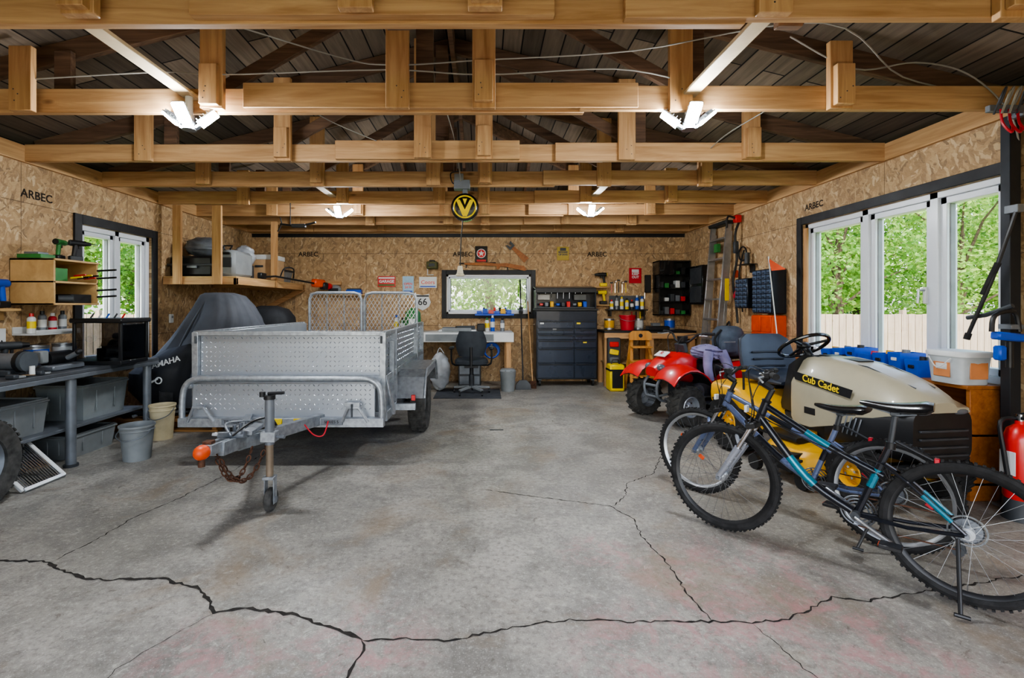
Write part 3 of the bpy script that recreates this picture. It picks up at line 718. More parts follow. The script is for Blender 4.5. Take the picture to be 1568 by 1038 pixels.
def lug_tire(b, c, R, w, rim, m, rimm, side=1, lugs=22, lh=.018):
    b.lathe([(rim,-w*.42),(R*.90,-w*.5),(R*.985,-w*.36),(R,0),(R*.985,w*.36),(R*.90,w*.5),(rim,w*.42)], c, (0,1,0), m, 36, True)
    for k in range(lugs):
        q = 2*pi*k/lugs
        for sg in (-1, 1):
            qq = q+(pi/lugs if sg > 0 else 0)
            M = Matrix.Translation((c[0]+R*math.cos(qq), c[1]+sg*w*.24, c[2]+R*math.sin(qq))) @ Matrix.Rotation(-qq, 4, 'Y') @ Matrix.Rotation(sg*.6, 4, 'X')
            b.boxM(M, (lh, w*.42, .022), m, .003)
    b.lathe([(rim*1.02,w*.42),(rim*.97,w*.46),(rim*.92,w*.40),(rim*.85,w*.15),(rim*.4,w*.20),(rim*.25,w*.34),(0,w*.34)], c, (0,side,0), rimm, 28)
    b.lathe([(rim,-w*.42),(rim,w*.42)], c, (0,1,0), rimm, 28)
    for k in range(4):
        q = 2*pi*k/4+.4; p = V(c)+V((rim*.4*math.cos(q), side*w*.2, rim*.4*math.sin(q))); b.cyl(p, p+V((0, side*.02, 0)), .009, CHR, n=8)

# ------------------------------------------------------------ lawn tractor
b = B(place(2.60, 4.22, 0, -81.8))
CRM = mat('khaki_cream_paint', '#a8a18b', .38, var=.05, coat=.25)
LNS = mat('lamp_lens', '#6f757d', .15, .3)
def sect(x, hw, zb_, zt_, p=3.2, n=24):
    out = []; zc = (zb_+zt_)/2; hz = (zt_-zb_)/2
    for j in range(n):
        a = 2*pi*j/n; ca, sa = math.cos(a), math.sin(a)
        out.append(V((x, hw*math.copysign(abs(ca)**(2/p), ca), zc+hz*math.copysign(abs(sa)**(2/p), sa))))
    return out
def hs(x, w, wt, zb_, zs, zt_):
    half = [(w, zb_), (w*1.01, (zb_+zs)/2), (w, zs-.02), (w*.97, zs), (wt, zt_-.03), (wt*.8, zt_-.008), (wt*.4, zt_)]
    return [V((x, y, z)) for y, z in half]+[V((x, -y, z)) for y, z in half[::-1]]
b.loft([hs(.40,.25,.17,.42,.70,.84), hs(.44,.265,.18,.38,.73,.885), hs(.60,.27,.18,.38,.735,.90), hs(.80,.268,.175,.44,.72,.88), hs(1.0,.258,.165,.53,.70,.835), hs(1.15,.245,.15,.58,.675,.785), hs(1.26,.22,.125,.61,.66,.73), hs(1.31,.18,.09,.63,.655,.69)], CRM)
b.loft([sect(.72, .262, .30, .58, 5), sect(1.0, .264, .30, .60, 5), sect(1.2, .25, .31, .63, 5), sect(1.30, .21, .33, .645, 5)], BLK)
for z_ in (.37, .42, .47, .52): b.box((1.29, 0, z_), (.05, .34, .014), DGRY)
for s_ in (-1, 1):
    b.prism([(1.16,.625),(1.25,.615),(1.26,.645),(1.17,.66)], frame((0, s_*.232, 0), (1,0,0), (0,0,1)), .010*(1 if s_ < 0 else -1)*1.0, LNS)
    b.sph((1.28, s_*.13, .635), (.04, .065, .025), LNS)
    for i_ in range(6): b.box((.82+i_*.035, s_*.266, .47), (.010, .008, .13), STL, (0,.3,0))
    b.prism([(.44,.80),(.96,.735),(.94,.675),(.47,.735)], frame((0, s_*.274, -.02), (1,0,0), (0,0,1)), .004*(1 if s_ < 0 else -1), BLK)
    b.box((.60, s_*.272, .50), (.10, .004, .05), BLK)
b.text('Cub Cadet', frame((.70, -.280, .718), (1,0,-.13), (.13,0,1)), .072, YEL2, .001, .001)
b.loft([[V((.46,y,.902)) for y in (-.06,.06)]+[V((.46,y,.895)) for y in (.06,-.06)], [V((.80,y,.888)) for y in (-.06,.06)]+[V((.80,y,.875)) for y in (.06,-.06)]], BLK)
for s_ in (-1,1): b.tube([(.45,s_*.11,.893),(.9,s_*.10,.862),(1.2,s_*.07,.762)], .004, DGRY, 5)
b.loft([sect(1.25, .27, .26, .31, 4), sect(1.36, .22, .26, .31, 4)], BLK)
b.loft([[V((.22,-.20,.45)),V((.22,.20,.45)),V((.42,.25,.45)),V((.42,-.25,.45))], [V((.28,-.17,.80)),V((.28,.17,.80)),V((.43,.24,.86)),V((.43,-.24,.86))], [V((.33,-.12,.86)),V((.33,.12,.86)),V((.44,.19,.895)),V((.44,-.19,.895))]], BLK)
sa = V((-.55, 0, .83)).normalized(); sc_ = V((.24, 0, .95)); b.cyl(V((.36,0,.82)), sc_, .025, BLK)
b.torus(sc_, sa, .185, .015, BLKG, 36, 8); b.sph(sc_, (.05,.05,.03), BLK)
u_ = sa.cross(V((0,1,0))).normalized()
for q in (0, 2.1, 4.2):
    b.tube([sc_, sc_+V((0,1,0))*.18*math.sin(q)+u_*.18*math.cos(q)], .011, BLK)
b.loft([sect(-.42, .36, .42, .56, 4), sect(-.35, .44, .36, .60, 5), sect(.02, .46, .38, .60, 5), sect(.22, .44, .33, .50, 5), sect(.30, .42, .26, .36, 5)], YEL)
b.loft([sect(.26, .42, .26, .31, 6), sect(.62, .40, .26, .31, 6)], BLK)
b.loft([sect(-.45, .2, .30, .5, 4), sect(.9, .2, .26, .42, 4)], DGRY)
def disc(z, s): return [V((.56+.30*s*math.copysign(abs(math.cos(a))**.7, math.cos(a)), .50*s*math.copysign(abs(math.sin(a))**.7, math.sin(a)), z)) for a in [2*pi*j/28 for j in range(28)]]
b.loft([disc(.09, 1.0), disc(.20, 1.0), disc(.24, .93), disc(.27, .6)], YEL)
b.box((.6, -.48, .16), (.25, .12, .12), BLK, (.2,0,0)); b.cyl((.56, -.25, .26), (.56, -.25, .34), .06, YEL)
b.cyl((.35, -.50, .06), (.35, -.54, .06), .06, BLK); b.cyl((.8, -.48, .06), (.8, -.52, .06), .06, BLK)
SEAT = mat('black_vinyl', '#323945', .4, var=.1)
rg = []
for t in range(8):
    u = t/7; x_ = -.22+u*.46; rg.append(sect(x_, .275-.03*abs(u-.4)-(.05 if t in (0, 7) else 0), .62, .70+.02*math.cos(u*3) - (.02 if t in (0, 7) else 0), 3.5, 20))
b.loft(rg, SEAT)
rg = []
for t in range(9):
    u = t/8; z_ = .66+u*.36; hw = .275-.05*u**3-(.05 if t == 8 else 0); xx = -.17-.12*u; th = .045-(.02 if t == 8 else 0)
    rg.append([V((xx+th*math.copysign(abs(math.cos(a))**.6, math.cos(a))+.05*abs(math.sin(a))**2, hw*math.copysign(abs(math.sin(a))**.6, math.sin(a)), z_)) for a in [2*pi*j/20 for j in range(20)]])
b.loft(rg, SEAT)
for z_ in (.74, .80, .86): b.tube([(-.11-.12*(z_-.66)/.36, -.15, z_), (-.125-.12*(z_-.66)/.36, 0, z_), (-.11-.12*(z_-.66)/.36, .15, z_)], .008, BLK, 6)
b.box((-.02, 0, .60), (.2, .25, .06), BLK)
for s_ in (-1, 1):
    lug_tire(b, (-.12, s_*.36, .26), .255, .20, .12, RUB, YEL, s_, 24, .02)
    lug_tire(b, (1.02, s_*.31, .19), .185, .14, .09, RUB, YEL, s_, 26, .008)
b.cyl((-.12,-.36,.26), (-.12,.36,.26), .03, DGRY); b.beam((1.02,-.30,.2), (1.02,.30,.2), .06, .06, DGRY)
b.tube([(.05,-.40,.55),(.06,-.41,.72)], .009, BLK); b.sph((.06,-.41,.74), .022, YEL)
b.done('lawn_tractor')

# ------------------------------------------------------------ ATV
b = B(place(2.46, 5.62, 0, 203))
RIMG = mat('grey_rim', '#aeb3bb', .35, .5, var=.1)
for s_ in (-1, 1):
    lug_tire(b, (.47, s_*.32, .21), .21, .17, .11, RUBG, RIMG, s_, 18, .022)
    lug_tire(b, (-.48, s_*.33, .21), .21, .22, .11, RUBG, RIMG, s_, 18, .022)
    for cx_, w0, w1, R0 in ((.45, .12, .42, .30), (-.46, .12, .44, .30)):
        rows = []
        for k in range(9):
            q = math.radians(35+k*15) if cx_ > 0 else math.radians(10+k*16)
            rr = R0*(1+.05*math.sin(q*2)); px, pz = cx_+rr*1.12*math.cos(q), .26+rr*1.22*math.sin(q)
            rows.append([V((px, s_*(w0+(w1-w0)*t), pz+.03*math.sin(t*pi)-.03*t**3)) for t in (0, .25, .5, .75, .92, 1)]+[V((px*.995, s_*w1, pz-.045))])
        b.sheet(rows, RED); b.sheet([[p-V((0,0,.008)) for p in r] for r in rows], BLK)
        b.tube([r[-2] for r in rows], .008, RED, 6)
    b.tube([(.45, s_*.22, .2), (.36, s_*.06, .27)], .014, STL); b.tube([(.45, s_*.22, .2), (.52, s_*.06, .25)], .014, STL)
    b.tube([(.44, s_*.20, .25), (.40, s_*.12, .50)], .012, STL)
    for k in range(7): b.torus((.436-.0045*k*1.2, s_*(.19-.012*k), .28+k*.028), (-.1, -s_*.3, 1), .028, .005, DGRY, 14, 5)
    b.tube([(.52, s_*.09, .22), (.64, s_*.09, .27), (.66, s_*.10, .42), (.56, s_*.10, .52)], .015, STL, 8, sm=4)
    b.sph((.60, s_*.09, .60), (.05, .045, .04), LNS)
    b.tube([(.2, s_*.10, .24), (-.4, s_*.10, .24)], .016, STL); b.box((.02, s_*.24, .20), (.2, .14, .02), DGRY)
b.tube([(.65,-.10,.40),(.65,.10,.40)], .015, STL); b.tube([(.64,-.09,.28),(.64,.09,.28)], .015, STL)
b.loft([sect(-.55,.16,.50,.60,3), sect(-.3,.19,.46,.64,3), sect(0,.15,.42,.66,3), sect(.15,.14,.42,.70,3)], BLK)
b.loft([sect(.08,.12,.40,.70,3), sect(.2,.17,.40,.75,3), sect(.36,.17,.44,.76,3), sect(.52,.14,.48,.70,3), sect(.66,.08,.50,.60,3)], RED)
b.box((.50, 0, .74), (.10, .16, .012), WHT, (0,.5,0)); b.text('R', frame((.505, .0, .75), (0,1,0), (-.87,0,.5)), .08, RED)
b.loft([sect(-.2,.13,.22,.44,4), sect(.3,.12,.22,.44,4)], DGRY); b.cyl((.1,-.14,.30),(.1,.14,.30),.09,STL)
b.cyl((-.48,-.3,.2),(-.48,.3,.2),.02,STL); b.tube([(-.1,-.15,.36),(-.4,-.16,.42),(-.62,-.14,.44)], .035, STL, 10)
b.tube([(.30,0,.5),(.20,0,.86)], .02, BLK)
b.tube([(.12,-.36,.97),(.16,-.2,.96),(.20,-.08,.87),(.20,.08,.87),(.16,.2,.96),(.12,.36,.97)], .012, BLK, 8, sm=4)
for s_ in (-1, 1):
    b.tube([(.12, s_*.37, .97), (.135, s_*.26, .968)], .018, RUB, 10); b.tube([(.17,s_*.24,.96),(.24,s_*.28,.95),(.22,s_*.37,.95)], .006, ALU, 6)
b.cyl((.20,0,.87),(.20,0,.93),.05,BLK, .06); b.box((.22,0,.80),(.05,.14,.1),DGRY,(0,.3,0))
for s_ in (-1, 1): b.tube([(.15,s_*.2,.96),(.32,s_*.1,.92),(.34,s_*.05,.7)], .005, BLK, 5, sm=5)
b.tube([(-.5,-.2,.66),(-.72,-.2,.66),(-.72,.2,.66),(-.5,.2,.66)], .01, BLK, 8)
for yy in (-.1, 0, .1): b.tube([(-.46,yy,.655),(-.72,yy,.655)], .008, BLK, 6)
b.done('quad_bike')

def blob(name, c, r, m, amp=.12, seed=0, n=36, k=22, p=2.0):
    b = B(); random.seed(seed); ph = [(random.uniform(2, 7), random.uniform(0, 6), random.uniform(3, 9), random.uniform(0, 6)) for _ in range(6)]
    rings = []
    for i in range(k+1):
        t = max(min(-pi/2+pi*i/k, pi/2-.03), -pi/2+.03); row = []
        for j in range(n):
            a = 2*pi*j/n; d = 1+amp*sum(math.sin(round(f)*a+g+h*t)*math.cos(h*t+l) for f, g, h, l in ph)/2.5
            ct = math.copysign(abs(math.cos(t))**(2/p), math.cos(t)); st_ = math.copysign(abs(math.sin(t))**(2/p), math.sin(t))
            row.append(V((c[0]+r[0]*d*ct*math.cos(a), c[1]+r[1]*d*ct*math.sin(a), c[2]+r[2]*st_*(1+.3*(d-1)))))
        rings.append(row)
    b.loft(rings, m); return b
b = blob('j', (2.58, 5.60, .74), (.15, .21, .09), mat('lilac_cloth', '#8f8ab0', .85, var=.2, bmp=.3), .25, 3)
b.tube([(2.52,5.42,.75),(2.48,5.36,.62),(2.5,5.33,.45)], (.055,.04), MC['lilac_cloth'], 10, sm=3); b.tube([(2.66,5.42,.76),(2.70,5.35,.62),(2.74,5.32,.42)], (.06,.04), MC['lilac_cloth'], 10, sm=3)
b.done('jacket')
# grey backpack strapped to the rear rack
b = blob('bp', (2.93, 5.80, .855), (.17, .19, .185), mat('grey_backpack_cloth', '#4b5563', .8, var=.25, bmp=.3), .04, 9, p=3.4)
b.box((2.85, 5.62, .80), (.22, .06, .16), MC['grey_backpack_cloth'], (0,0,.35), .025); b.box((2.85,5.588,.86),(.20,.006,.012),GRYP,(0,0,.35))
b.tube([(2.93,5.76,1.03),(2.93,5.78,1.09),(2.93,5.84,1.03)], .010, BLK, 6, sm=3); b.tube([(2.80,5.70,1.0),(2.74,5.74,.88),(2.78,5.72,.72)], .014, BLK, 6, sm=4)
b.done('backpack')
b = B(); b.cyl((3.24,5.24,0),(3.24,5.24,.04),.06,BLK); b.tube([(3.24,5.24,.02),(3.18,5.25,1.0),(3.12,5.3,1.82)], .006, WHT, 6)
b.add([(3.12,5.30,1.80),(3.13,5.26,1.66),(3.24,5.18,1.67)], [(0,1,2)], ORG); b.done('safety_flag')

# ------------------------------------------------------------ tool chest
b = B(); x0, x1, yf, yb = .83, 1.80, 7.66, 8.12; DRW = mat('drawer_face', '#2f3848', .3, .4, var=.12, coat=.3)
for xx in (x0+.06, x1-.06):
    for yy in (yf+.07, yb-.06):
        b.cyl((xx-.015, yy, .05), (xx+.015, yy, .05), .05, BLK); b.box((xx, yy, .10), (.06, .06, .02), STL)
b.bb(x0, x1, yf+.02, yb, .11, 1.20, NAVY, .008)
b.bb(x0-.01, x1+.01, yf, yb, 1.20, 1.235, BLK)
def drawer(xa, xb, za, zb_, y=yf+.02):
    b.bb(xa, xb, y-.02, y, za+.004, zb_-.004, DRW, .004); b.bb(xa+.02, xb-.02, y-.035, y-.02, zb_-.03, zb_-.015, BLK, .003)
xm = x0+.60
z_ = .13
for hh in (.24, .24): drawer(x0+.02, xm-.005, z_, z_+hh); drawer(xm+.005, x1-.02, z_, z_+hh); z_ += hh
drawer(x0+.02, xm-.005, z_, z_+.13); drawer(xm+.005, x1-.02, z_, z_+.13); z_ += .13
for hh in (.09, .09, .13):
    drawer(x0+.02, xm-.005, z_, z_+hh); drawer(xm+.005, x1-.02, z_, z_+hh); z_ += hh
for (xa, za) in ((.92, 1.0), (1.5, 1.0), (1.12,.9), (1.6,.7)): b.box((xa, yf-.003, za), (.06,.003,.025), YEL2 if xa > 1.4 else WHT)
b.bb(x0, x0+.02, yf+.08, yb, 1.235, 1.54, NAVY); b.bb(x1-.02, x1, yf+.08, yb, 1.235, 1.54, NAVY); b.bb(x0, x1, yb-.02, yb, 1.235, 1.56, NAVY)
b.box(((x0+x1)/2, (yf+yb)/2+.05, 1.575), (x1-x0+.01, .38, .025), NAVY, (.10, 0, 0)); b.bb(x0-.0, x1+.0, yf+.07, yf+.10, 1.49, 1.56, BLK)
b.bb(x0+.02, x1-.02, yf+.1, yb-.03, 1.235, 1.26, DGRY)
for i in range(9):
    xx = x0+.1+i*.09; b.box((xx, yf+.2+.03*(i % 3), 1.30), (.06, .08, .04+.03*(i % 3)), (RED, STL, YEL, BLU, DGRY)[i % 5], bev=.008)
for i in range(8): b.cyl((x0+.1+i*.1, yb-.03, 1.40), (x0+.1+i*.1, yb-.04, 1.50), .006, CHR, n=6)
b.box((1.58, yf+.3, 1.42), (.2, .06, .09), GRYP); b.box((.98, yf+.3, 1.42), (.2, .06, .08), WHT)
for s_ in (-1, 1):
    xx = x0-.03 if s_ < 0 else x1+.03; b.tube([(xx+(-s_)*.02, yf+.1, .98), (xx, yf+.1, .98), (xx, yb-.1, .98), (xx-s_*.02, yb-.1, .98)], .010, CHR)
b.done('tool_chest')

# ------------------------------------------------------------ small object helpers
def drill(M, c1=BLK, c2=YEL, name='power_drill', s=1.0):
    b = B(M @ Matrix.Scale(s, 4)); b.cyl((-.08,0,.2),(.06,0,.2),.034,c1,.03); b.cyl((.06,0,.2),(.11,0,.2),.026,BLK,.018); b.cyl((.11,0,.2),(.17,0,.2),.005,CHR,n=6)
    b.cyl((-.09,0,.2),(-.08,0,.2),.03,c2); b.tube([(-.03,0,.19),(-.04,0,.12),(-.05,0,.05)],(.022,.02),c1,10); b.box((-.03,0,.03),(.12,.065,.055),c2,bev=.008); b.box((.005,0,.155),(.02,.02,.03),BLK)
    return b.done(name)
def tote(x0, x1, y0, y1, z0, z1, m, lid=None, name='storage_bin'):
    b = B(); cx, cy = (x0+x1)/2, (y0+y1)/2; hx, hy = (x1-x0)/2, (y1-y0)/2
    R = lambda k, z: [V((cx+hx*k*sx, cy+hy*k*sy, z)) for sx, sy in ((-1,-1),(1,-1),(1,1),(-1,1))]
    b.loft([R(.88, z0), R(.98, z1-.02), R(.98,z1), R(.93, z1), R(.84, z0+.01)], m, True)
    b.bb(x0-.005, x1+.005, y0-.005, y1+.005, z1-.03, z1-.012, m, .003) if lid is None else b.bb(x0-.008, x1+.008, y0-.008, y1+.008, z1-.02, z1+.012, lid, .008)
    for k in (-.5, 0, .5): b.box((cx+hx*k, y0+hy*.05, (z0+z1)/2), (.012, .01, (z1-z0)*.6), m)
    for k in (-.4, .4): b.box((x1-hx*.05, cy+hy*k, (z0+z1)/2), (.01, .012, (z1-z0)*.6), m)
    return b.done(name)
def bottle(x, y, z, h, r, m, cap, name='spray_can'):
    b = B(); b.lathe([(0,0),(r,0),(r,h*.72),(r*.8,h*.8),(r*.35,h*.84),(r*.35,h*.9)], (x,y,z), (0,0,1), m, 16); b.cyl((x,y,z+h*.84),(x,y,z+h),r*.55,cap,r*.5,12)
    b.cyl((x,y,z+h*.25),(x,y,z+h*.6),r*1.01,WHT if m is not WHT else YEL2,n=16); return b.done(name)
def bucket(x, y, z, r, h, m, name='bucket', handle=STL):
    b = B(); b.lathe([(0,.0),(r*.78,0),(r,h),(r*1.05,h),(r*1.05,h-.015),(r*.99,h-.02)], (x,y,z), (0,0,1), m, 28); b.lathe([(r*.97,h-.003),(r*.76,.01),(0,.01)], (x,y,z), (0,0,1), m, 28)
    b.torus((x,y,z+h*.85),(0,0,1),r*.985,.005,m,28,6)
    b.tube([(x-r*1.04,y,z+h*.9),(x-r*.9,y-r*.7,z+h*.72),(x,y-r*1.12,z+h*.62),(x+r*.9,y-r*.7,z+h*.72),(x+r*1.04,y,z+h*.9)],.004,handle,6,sm=5)
    return b.done(name)
def paintcan(x, y, z, m, name='paint_can'):
    b = B(); b.lathe([(0,0),(.083,0),(.085,.004),(.082,.01),(.082,.165),(.086,.17),(.086,.178),(.07,.178),(.068,.17),(0,.17)],(x,y,z),(0,0,1),ALU,24); b.cyl((x,y,z+.03),(x,y,z+.15),.083,m,n=24)
    b.tube([(x-.085,y,z+.12),(x-.05,y-.09,z+.05),(x+.05,y-.09,z+.05),(x+.085,y,z+.12)],.002,STL,5,sm=4); return b.done(name)

# ------------------------------------------------------------ left workbench
b = B()
for (xx, yy) in ((-3.29, 3.85), (-3.29, 4.72), (-3.86, 3.85), (-3.86, 4.72), (-3.86, 2.95), (-3.42, 2.90)):
    b.cyl((xx, yy, 0), (xx, yy, .735), .035, STL, n=16); b.cyl((xx, yy, 0), (xx, yy, .02), .05, DGRY)
b.bb(-3.92, -3.24, 2.85, 4.82, .735, .765, mat('bench_top_grey', '#585b60', .5, .3), .004); b.bb(-3.92, -3.24, 2.85, 4.82, .70, .735, STL)
b.bb(-3.90, -3.36, 2.9, 4.78, .27, .295, STL)
b.done('workbench')
tote(-3.85, -3.42, 3.42, 3.80, .296, .56, GRYP); tote(-3.82, -3.40, 4.10, 4.62, .296, .60, mat('smoky_bin', '#8a9092', .35))
tote(-3.80, -3.45, 2.98, 3.35, .296, .52, DGRY)
bucket(-2.90, 4.04, 0, .125, .29, GRYP)
bucket(-3.10, 4.66, 0, .11, .33, mat('ivory_plastic', '#cdbf9c', .5))
tote(-3.8, -3.42, 3.98, 4.5, 0.0, .2, GRYP); tote(-3.8, -3.46, 3.2, 3.7, 0.0, .22, DGRY)
b = B(place(-3.13, 3.46, 0, 0) @ Matrix.Rotation(-.85, 4, 'Y') )
b.beam((0,-.16,.02),(0,.16,.02),.03,.03,ALU); b.beam((0,-.16,.40),(0,.16,.40),.03,.03,BLK); b.beam((0,-.16,.02),(0,-.16,.40),.02,.03,WHT); b.beam((0,.16,.02),(0,.16,.40),.02,.03,WHT)
for i in range(15): b.tube([(0,-.145+i*.0207,.03),(0,-.145+i*.0207,.39)],.004,CHR,5)
b.done('wire_rack')
b = B(); b.lathe([(.17,-.07),(.26,-.085),(.285,-.06),(.285,.06),(.26,.085),(.17,.07)], (-3.16,2.98,.285), (.96,.1,.0), RUBG, 40, True)
for k in range(40):
    q=2*pi*k/40
    for o_ in (-.03,.03): b.boxM(Matrix.Translation((-3.16+o_,2.98+.286*math.cos(q+o_),.285+.286*math.sin(q+o_))) @ Matrix.Rotation(q,4,'X'), (.045,.010,.022), RUBG, 0)
b.lathe([(.17,.05),(.15,.02),(.06,.04),(0,.04)], (-3.16,2.98,.285), (.96,.1,0), STL, 28); b.done('spare_tire')
b = B(); SMK = glassmat('smoky_panel', (.42,.44,.47,1), .12)
b.bb(-3.56,-3.14,4.18,4.52,.766,.80,BLK); b.bb(-3.58,-3.12,4.16,4.54,1.13,1.17,BLK,.01)
for (xx,yy) in ((-3.55,4.19),(-3.15,4.19),(-3.55,4.51),(-3.15,4.51)): b.bb(xx-.012,xx+.012,yy-.012,yy+.012,.80,1.13,BLK)
b.bb(-3.54,-3.16,4.185,4.189,.80,1.13,SMK,0); b.bb(-3.54,-3.16,4.505,4.509,.80,1.13,mat('grey_panel','#a5a9b0',.4),0); b.bb(-3.153,-3.149,4.2,4.5,.80,1.13,SMK,0)
b.cyl((-3.38,4.33,.80),(-3.38,4.33,.90),.07,DGRY); b.box((-3.30,4.33,.93),(.2,.12,.09),BLK,(0,.2,0),.02); b.cyl((-3.2,4.33,.92),(-3.17,4.33,.92),.05,STL)
for i in range(5): b.cyl((-3.5+i*.07,4.3,1.17),(-3.48+i*.07,4.31,1.21),.007,(DGRY,WHT,BLU,DGRY,RED)[i],n=6)
b.done('tool_enclosure')
b = B(); b.box((-3.52,3.55,.79),(.2,.14,.05),DGRY,bev=.01); b.cyl((-3.64,3.55,.87),(-3.40,3.55,.87),.06,STL); 
for s_ in (-1,1): b.cyl((-3.52+s_*.15,3.55,.87),(-3.52+s_*.18,3.55,.87),.075,mat('abrasive','#4d5258',.9)); b.cyl((-3.52+s_*.12,3.55,.87),(-3.52+s_*.15,3.55,.87),.08,BLK)
b.done('bench_grinder')
b = B(); b.box((-3.45,3.9,.79),(.22,.3,.045),STL,bev=.01); b.cyl((-3.45,3.80,.86),(-3.45,4.02,.86),.055,BLK); b.box((-3.45,3.76,.88),(.08,.07,.1),GRYP,bev=.01); b.cyl((-3.36,3.9,.86),(-3.28,3.9,.9),.02,STL); b.sph((-3.27,3.9,.91),.025,BLK); b.done('bench_vise')
drill(place(-3.78,3.36,.766,30), DGRY, RED); drill(place(-3.72,3.80,.766,60), DGRY, STL)
b = B(); b.lathe([(0,0),(.16,0),(.16,.03),(.12,.05),(0,.05)],(-3.52,3.10,.766),(0,0,1),GALV,28); b.cyl((-3.56,3.08,1.00),(-3.50,3.08,1.00),.115,DGRY,n=28); b.cyl((-3.60,3.08,1.0),(-3.56,3.08,1.0),.13,BLK,n=28); b.tube([(-3.5,3.24,.80),(-3.52,3.20,.95),(-3.52,3.08,1.08),(-3.45,2.96,1.14)],.02,BLK,8,sm=4); b.box((-3.45,3.10,1.03),(.09,.09,.12),RED,bev=.02); b.done('chop_saw')
b = B(); random.seed(21)
for i in range(6):
    yy=3.38+i*.05; xx=-3.30; k=(i*3)%4
    if k==0: b.box((xx,yy,.782),(.07,.04,.03),(DGRY,STL,RED,BLU)[i%4],(0,0,i*.8),.006)
    elif k==1: b.cyl((xx,yy,.767),(xx,yy,.84),.018,(WHT,GRYP,ORG)[i%3],.016)
    elif k==2: b.tube([(xx-.03,yy,.776),(xx+.05,yy+.02,.776)],.007,CHR,6); b.tube([(xx-.03,yy,.78),(xx-.08,yy-.01,.78)],.012,(RED,YEL2,BLK)[i%3],8)
    else: b.torus((xx,yy,.775),(0,0,1),.03,.008,(BLK,GRYP)[i%2],20,6)
b.done('hand_tools')
paintcan(-3.75,4.05,.766,BLU); paintcan(-3.78,4.35,.766,WHT)
b = B(); x0,x1,y0,y1,z0,z1=-3.93,-3.56,4.0,4.46,1.285,1.675
b.bb(x0,x1,y0,y0+.018,z0,z1,PLY); b.bb(x0,x1,y1-.018,y1,z0,z1,PLY); b.bb(x0,x1+.01,y0,y1,z1-.018,z1,PLY); b.bb(x0,x1+.01,y0,y1,z0,z0+.018,PLY); b.bb(x0,x1,y0,y1,1.47,1.488,PLY); b.bb(x0,x0+.01,y0,y1,z0,z1,PLY)
b.bb(x0+.02,x1-.03,y0+.03,y0+.17,1.49,1.60,GRN); b.bb(x0+.02,x1-.03,y0+.2,y1-.04,1.303,1.38,BLK); b.cyl((x1-.05,y0+.1,1.34),(x1+.03,y0+.16,1.34),.03,DGRY)
for i in range(6): b.cyl((x1-.03,y0+.20+i*.035,1.52+.02*(i%2)),(x1+.07,y0+.20+i*.035,1.53+.02*(i%2)),.008,(YEL2,RED,BLK)[i%3],n=8)
for z_ in (1.60,1.53,1.42,1.36): b.cyl((x1,y1-.01,z_),(x1+.17,y1-.005,z_+.01),.009,BLK,n=8)
b.done('wall_cabinet')
drill(place(-3.72,4.25,1.676,100), GRN, BLK, s=.8); drill(place(-3.62,4.32,1.676,60), BLK, DGRY, s=.8)
b = B(); b.bb(-3.86,-3.66,3.99,4.13,1.676,1.71,GRN); b.box((-3.76,4.06,1.72),(.12,.1,.02),STL); b.done('tool_case')
b = B(); b.bb(-3.93,-3.72,4.02,4.46,1.03,1.045,WHT); b.bb(-3.93,-3.915,4.02,4.46,1.045,1.10,WHT); b.bb(-3.735,-3.72,4.02,4.46,1.045,1.075,WHT); b.done('wall_shelf')
for i in range(4): bottle(-3.82,4.08+i*.10,1.046,.17+.02*(i%2),.03,(WHT,STL,REDP,STL)[i],(RED,BLK,WHT,BLK)[i])
drill(place(-3.84,3.82,1.26,-80), BLU, BLK)
b = B(); b.bb(-3.93,-3.78,3.70,3.95,1.235,1.258,PLY); b.bb(-3.93,-3.90,3.72,3.93,1.16,1.235,PLY); b.done('drill_bracket')
b = B(); b.tube([(-3.90,3.9,1.0),(-3.87,3.88,.85),(-3.85,3.9,.77)],.012,BLK,6,sm=4); b.box((-3.91,3.9,1.04),(.04,.07,.11),WHT); b.done('power_outlet')
b = B(); b.box((XL+.015,6.05,1.12),(.025,.07,.11),WHT,bev=.006); b.cyl((XL+.03,6.05,1.14),(XL+.035,6.05,1.14),.015,GRYP); b.done('wall_outlet')

# ------------------------------------------------------------ covered snowmobile and pallet
PAL = wood('pallet_wood', '#7a4f26', '#b98a52', 0, .8)
b = B()
for i in range(7): b.bb(-3.80,-2.70,4.90+i*.16,5.01+i*.16,.10,.12,PAL)
for xx in (-3.78,-3.25,-2.76): b.bb(xx,xx+.05,4.90,5.98,.02,.10,PAL)
for i in (0,3,6): b.bb(-3.80,-2.70,4.90+i*.16,5.0+i*.16,0.0,.02,PAL)
b.done('pallet')
GCV = mat('grey_cover_cloth', '#4c4f57', .8, var=.18, sc=3, bmp=.2); BCV = mat('black_cover_cloth', '#202227', .7, var=.2, bmp=.2)
b = B(); random.seed(5)
def ring(cx,cy,a,bb_,z,ph,amp=.05,tz=0):
    out=[]
    for j in range(60):
        q=2*pi*j/60; f=1+amp*(math.sin(5*q+ph)+.7*math.sin(9*q-ph*1.7)+.6*math.sin(15*q+ph*2.3))/2
        out.append(V((cx+a*f*math.copysign(abs(math.cos(q))**.8,math.cos(q)),cy+bb_*f*math.copysign(abs(math.sin(q))**.8,math.sin(q)),z+tz*math.cos(q))))
    return out
